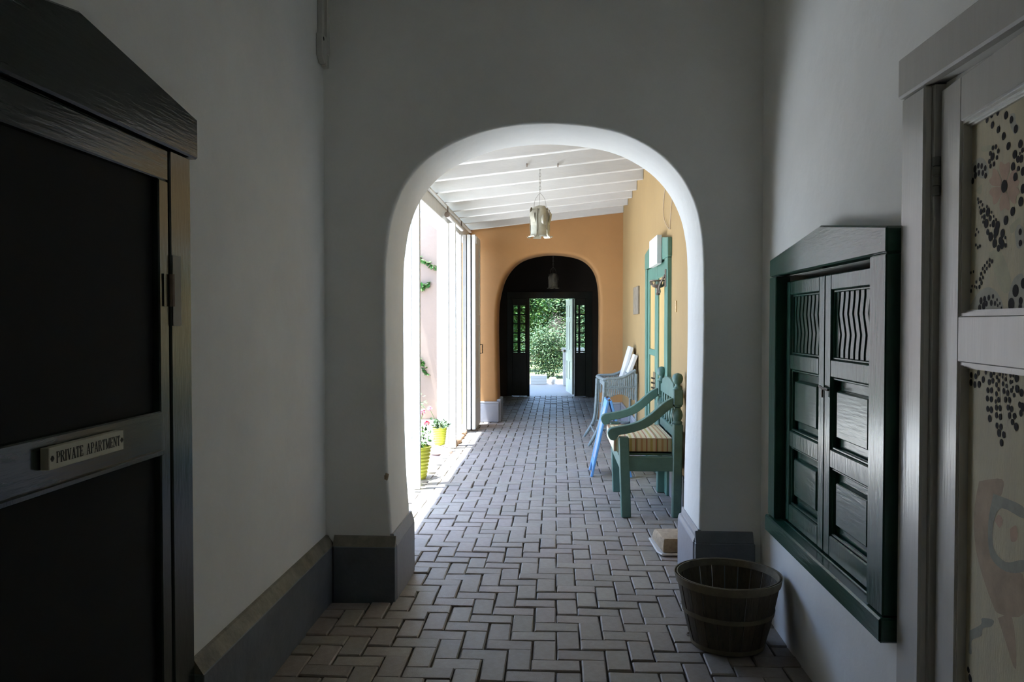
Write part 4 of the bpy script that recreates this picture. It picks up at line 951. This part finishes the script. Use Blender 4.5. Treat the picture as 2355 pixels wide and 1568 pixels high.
# low flowering shrub and vine by the pink wall
def shrub(name, c, rx, ry, rz, n, L, W, matn, label, cat, seed, stems=True):
    r = random.Random(seed); o = empty(name, (c[0], c[1], 0 if c[2] > 0 else c[2]), label, cat); lv = MB()
    for k in range(n):
        d = rdir(r); q = r.uniform(.35, 1) ** .6; p = Vector((c[0] + d.x * rx * q, c[1] + d.y * ry * q, max(.02, c[2] + d.z * rz * q)))
        leafcard(lv, p, (d + rdir(r) * .9).normalized(), Vector((0, 0, 1)), L * r.uniform(.6, 1.3), W * r.uniform(.6, 1.2))
    lv.build('foliage', matn, o)['kind'] = 'stuff'
    if stems:
        st = MB()
        for k in range(5):
            d = rdir(r, .3); st.tube([(c[0] + d.x * .1, c[1] + d.y * .1, -.05), (c[0] + d.x * rx * .3, c[1] + d.y * ry * .3, c[2] * .6), (c[0] + d.x * rx * .7, c[1] + d.y * ry * .7, c[2] + d.z * rz * .5)], [.03 * rz, .02 * rz, .008], 6)
        st.build('stems', 'bark', o, smooth=60)
    return o
shrub('border_shrub', (-2.6, 11.5, .26), .7, .4, .30, 900, .07, .025, 'leaf_pale', 'low leafy plant at the foot of the pink courtyard wall', 'shrub', 21)
def vine(pts, label, seed):
    r = random.Random(seed); p = smooth_path([tuple(on_y(a, b, 12.105)) for a, b in pts], 5); o = empty('wall_vine', p[0], label, 'vine')
    MB().tube(p, .006, 5).build('stem', 'bark', o); lv = MB()
    for q in p:
        for k in range(2): leafcard(lv, Vector(q) + Vector((0, -.01, 0)), (rdir(r) + Vector((0, -.4, -.4))).normalized(), Vector((0, 0, 1)), .085, .03)
    lv.build('leaves', 'leaf_deep', o)['kind'] = 'stuff'
vine([(958, 588), (970, 594), (985, 604), (1000, 612), (1012, 616)], 'upper leafy vine strand on the pink wall between the posts', 1)
vine([(960, 662), (970, 660), (980, 654), (990, 648)], 'middle vine sprig on the pink wall between the posts', 2)
vine([(960, 822), (968, 832), (976, 848), (984, 858)], 'lowest drooping vine sprig on the pink wall', 3)

# ------------------------------------------------------------------ garden beyond the far door
struct(box('ground_garden', 'grass', (-9, 9, 19.6, 40, -.3, -.03), bevel=0), 'sunny garden ground behind the white trough', 'ground')
struct(box('wall_garden_end', 'pink', (-9, 9, 31, 31.3, -.06, 4.2), bevel=.02), 'pink adobe wall closing the garden behind the hedge', 'wall')
gp = MB().box(-4, 4, YD + .3, 19.6, -.3, -.02).build('path', 'brick_far', None); struct(gp, 'pale brick path outside the garden door', 'path')
struct(box('ceiling_shade', 'beam', (-4, 4, YD + .2, 18.9, 2.75, 2.9), bevel=0), 'unseen roof added to shade the path outside the garden door', 'roof')  # out-of-view slab added to keep the sun off path and door leaf
def tree(name, base, h, crad, cz, n, matn, label, seed, L=.13, W=.045):
    r = random.Random(seed); o = empty(name, base, label, 'tree', group='garden trees'); b = Vector(base)
    tr = MB(); q_ = min(1, h / 3); tr.tube([b, b + Vector((.05, .1, h * .35)), b + Vector((-.05, .05, h * .7))], [.11 * q_ * q_, .085 * q_ * q_, .05 * q_], 8)
    lv = MB(); clumps = []
    for k in range(26):
        d = rdir(r); q = r.uniform(.3, 1); cc = b + Vector((0, 0, cz)) + Vector((d.x * crad[0] * q, d.y * crad[1] * q, d.z * crad[2] * q)); clumps.append(cc)
        if k % 3 == 0: tr.tube([b + Vector((0, 0, h * .4)), (b + Vector((0, 0, h * .45))).lerp(cc, .5), cc], [.045 * q_, .028 * q_, .01 * q_], 6)
    for k in range(n):
        cc = r.choice(clumps); d = rdir(r); p = cc + d * r.uniform(.05, .55); p.z = max(p.z, .03)
        leafcard(lv, p, (d + rdir(r)).normalized(), Vector((0, 0, 1)), L * r.uniform(.6, 1.2), W * r.uniform(.7, 1.2))
    tr.build('trunk', 'bark', o, smooth=60); lv.build('crown', matn, o)['kind'] = 'stuff'
tree('garden_tree', (2.2, 21.9, -.03), 3.6, (2.4, 1.0, 1.0), 2.9, 13000, 'leaf', 'green tree whose branches overhang the top of the garden doorway', 31)
tree('garden_tree', (-1.5, 24.3, -.03), 2.8, (1.3, .8, 1.0), 2.0, 8000, 'leaf', 'mid green bushy tree on the path side of the garden', 32, .13, .045)
tree('garden_tree', (-.1, 21.6, -.03), 1.3, (.8, .6, .62), .75, 9000, 'leaf_pale', 'silvery green shrub in the middle of the garden doorway', 33, .075, .02)
tree('garden_tree', (1.4, 26.2, -.03), 3.2, (2.0, .9, 1.3), 1.8, 14000, 'leaf_pale', 'pale grey green tree deep in the garden', 34, .14, .05)
tree('garden_tree', (-4.7, 25, -.03), 3.4, (1.6, 1.2, 1.3), 1.9, 6000, 'leaf', 'leafy tree seen through the sidelight panes', 35, .13, .045)
for k, (x, hgt_) in enumerate(((-5.4, 3.6), (-1.8, 3.9), (1.8, 3.7), (5.4, 3.8))):
    shrub('garden_hedge', (x, 29, 1.9), 1.5, .9, hgt_ / 2, 9000, .26, .1, 'leaf', ('tall hedge bush at the garden end, ' + ['outermost on the sidelight side', 'behind the bushy tree', 'behind the pale tree', 'behind the gate pier'][k]), 'hedge', 50 + k)
pr = empty('garden_pier', (.4, 18.7, -.03), 'grey masonry pier with cap half hidden by the open door leaf', 'pier')
box('shaft', 'pier', (.15, .62, 18.55, 18.95, -.02, .78), pr, .01); box('cap', 'pier', (.12, .65, 18.52, 18.98, .78, .86), pr, .01)
tg = empty('white_trough', (-.42, 19.1, 0), 'white planked trough on the path outside the garden door', 'trough')
for k in range(3): box('plank', 'card', (-.62, -.235, 19.0, 19.03, -.02 + k * .069, .047 + k * .069), tg, .003)
box('end_board', 'card', (-.62, -.60, 19.03, 19.35, -.02, .19), tg, .003); box('end_board', 'card', (-.255, -.235, 19.03, 19.35, -.02, .19), tg, .003); box('back_board', 'card', (-.60, -.255, 19.33, 19.35, -.02, .19), tg, .003)
tag(MB().lathe([(.002, 0), (.07, 0), (.09, .12), (.075, .16), (.06, .15), (.002, .02)], (-.09, 19.15, -.02), 16, False).build('garden_urn', 'card', smooth=40), 'small pale urn beside the white trough', 'urn')
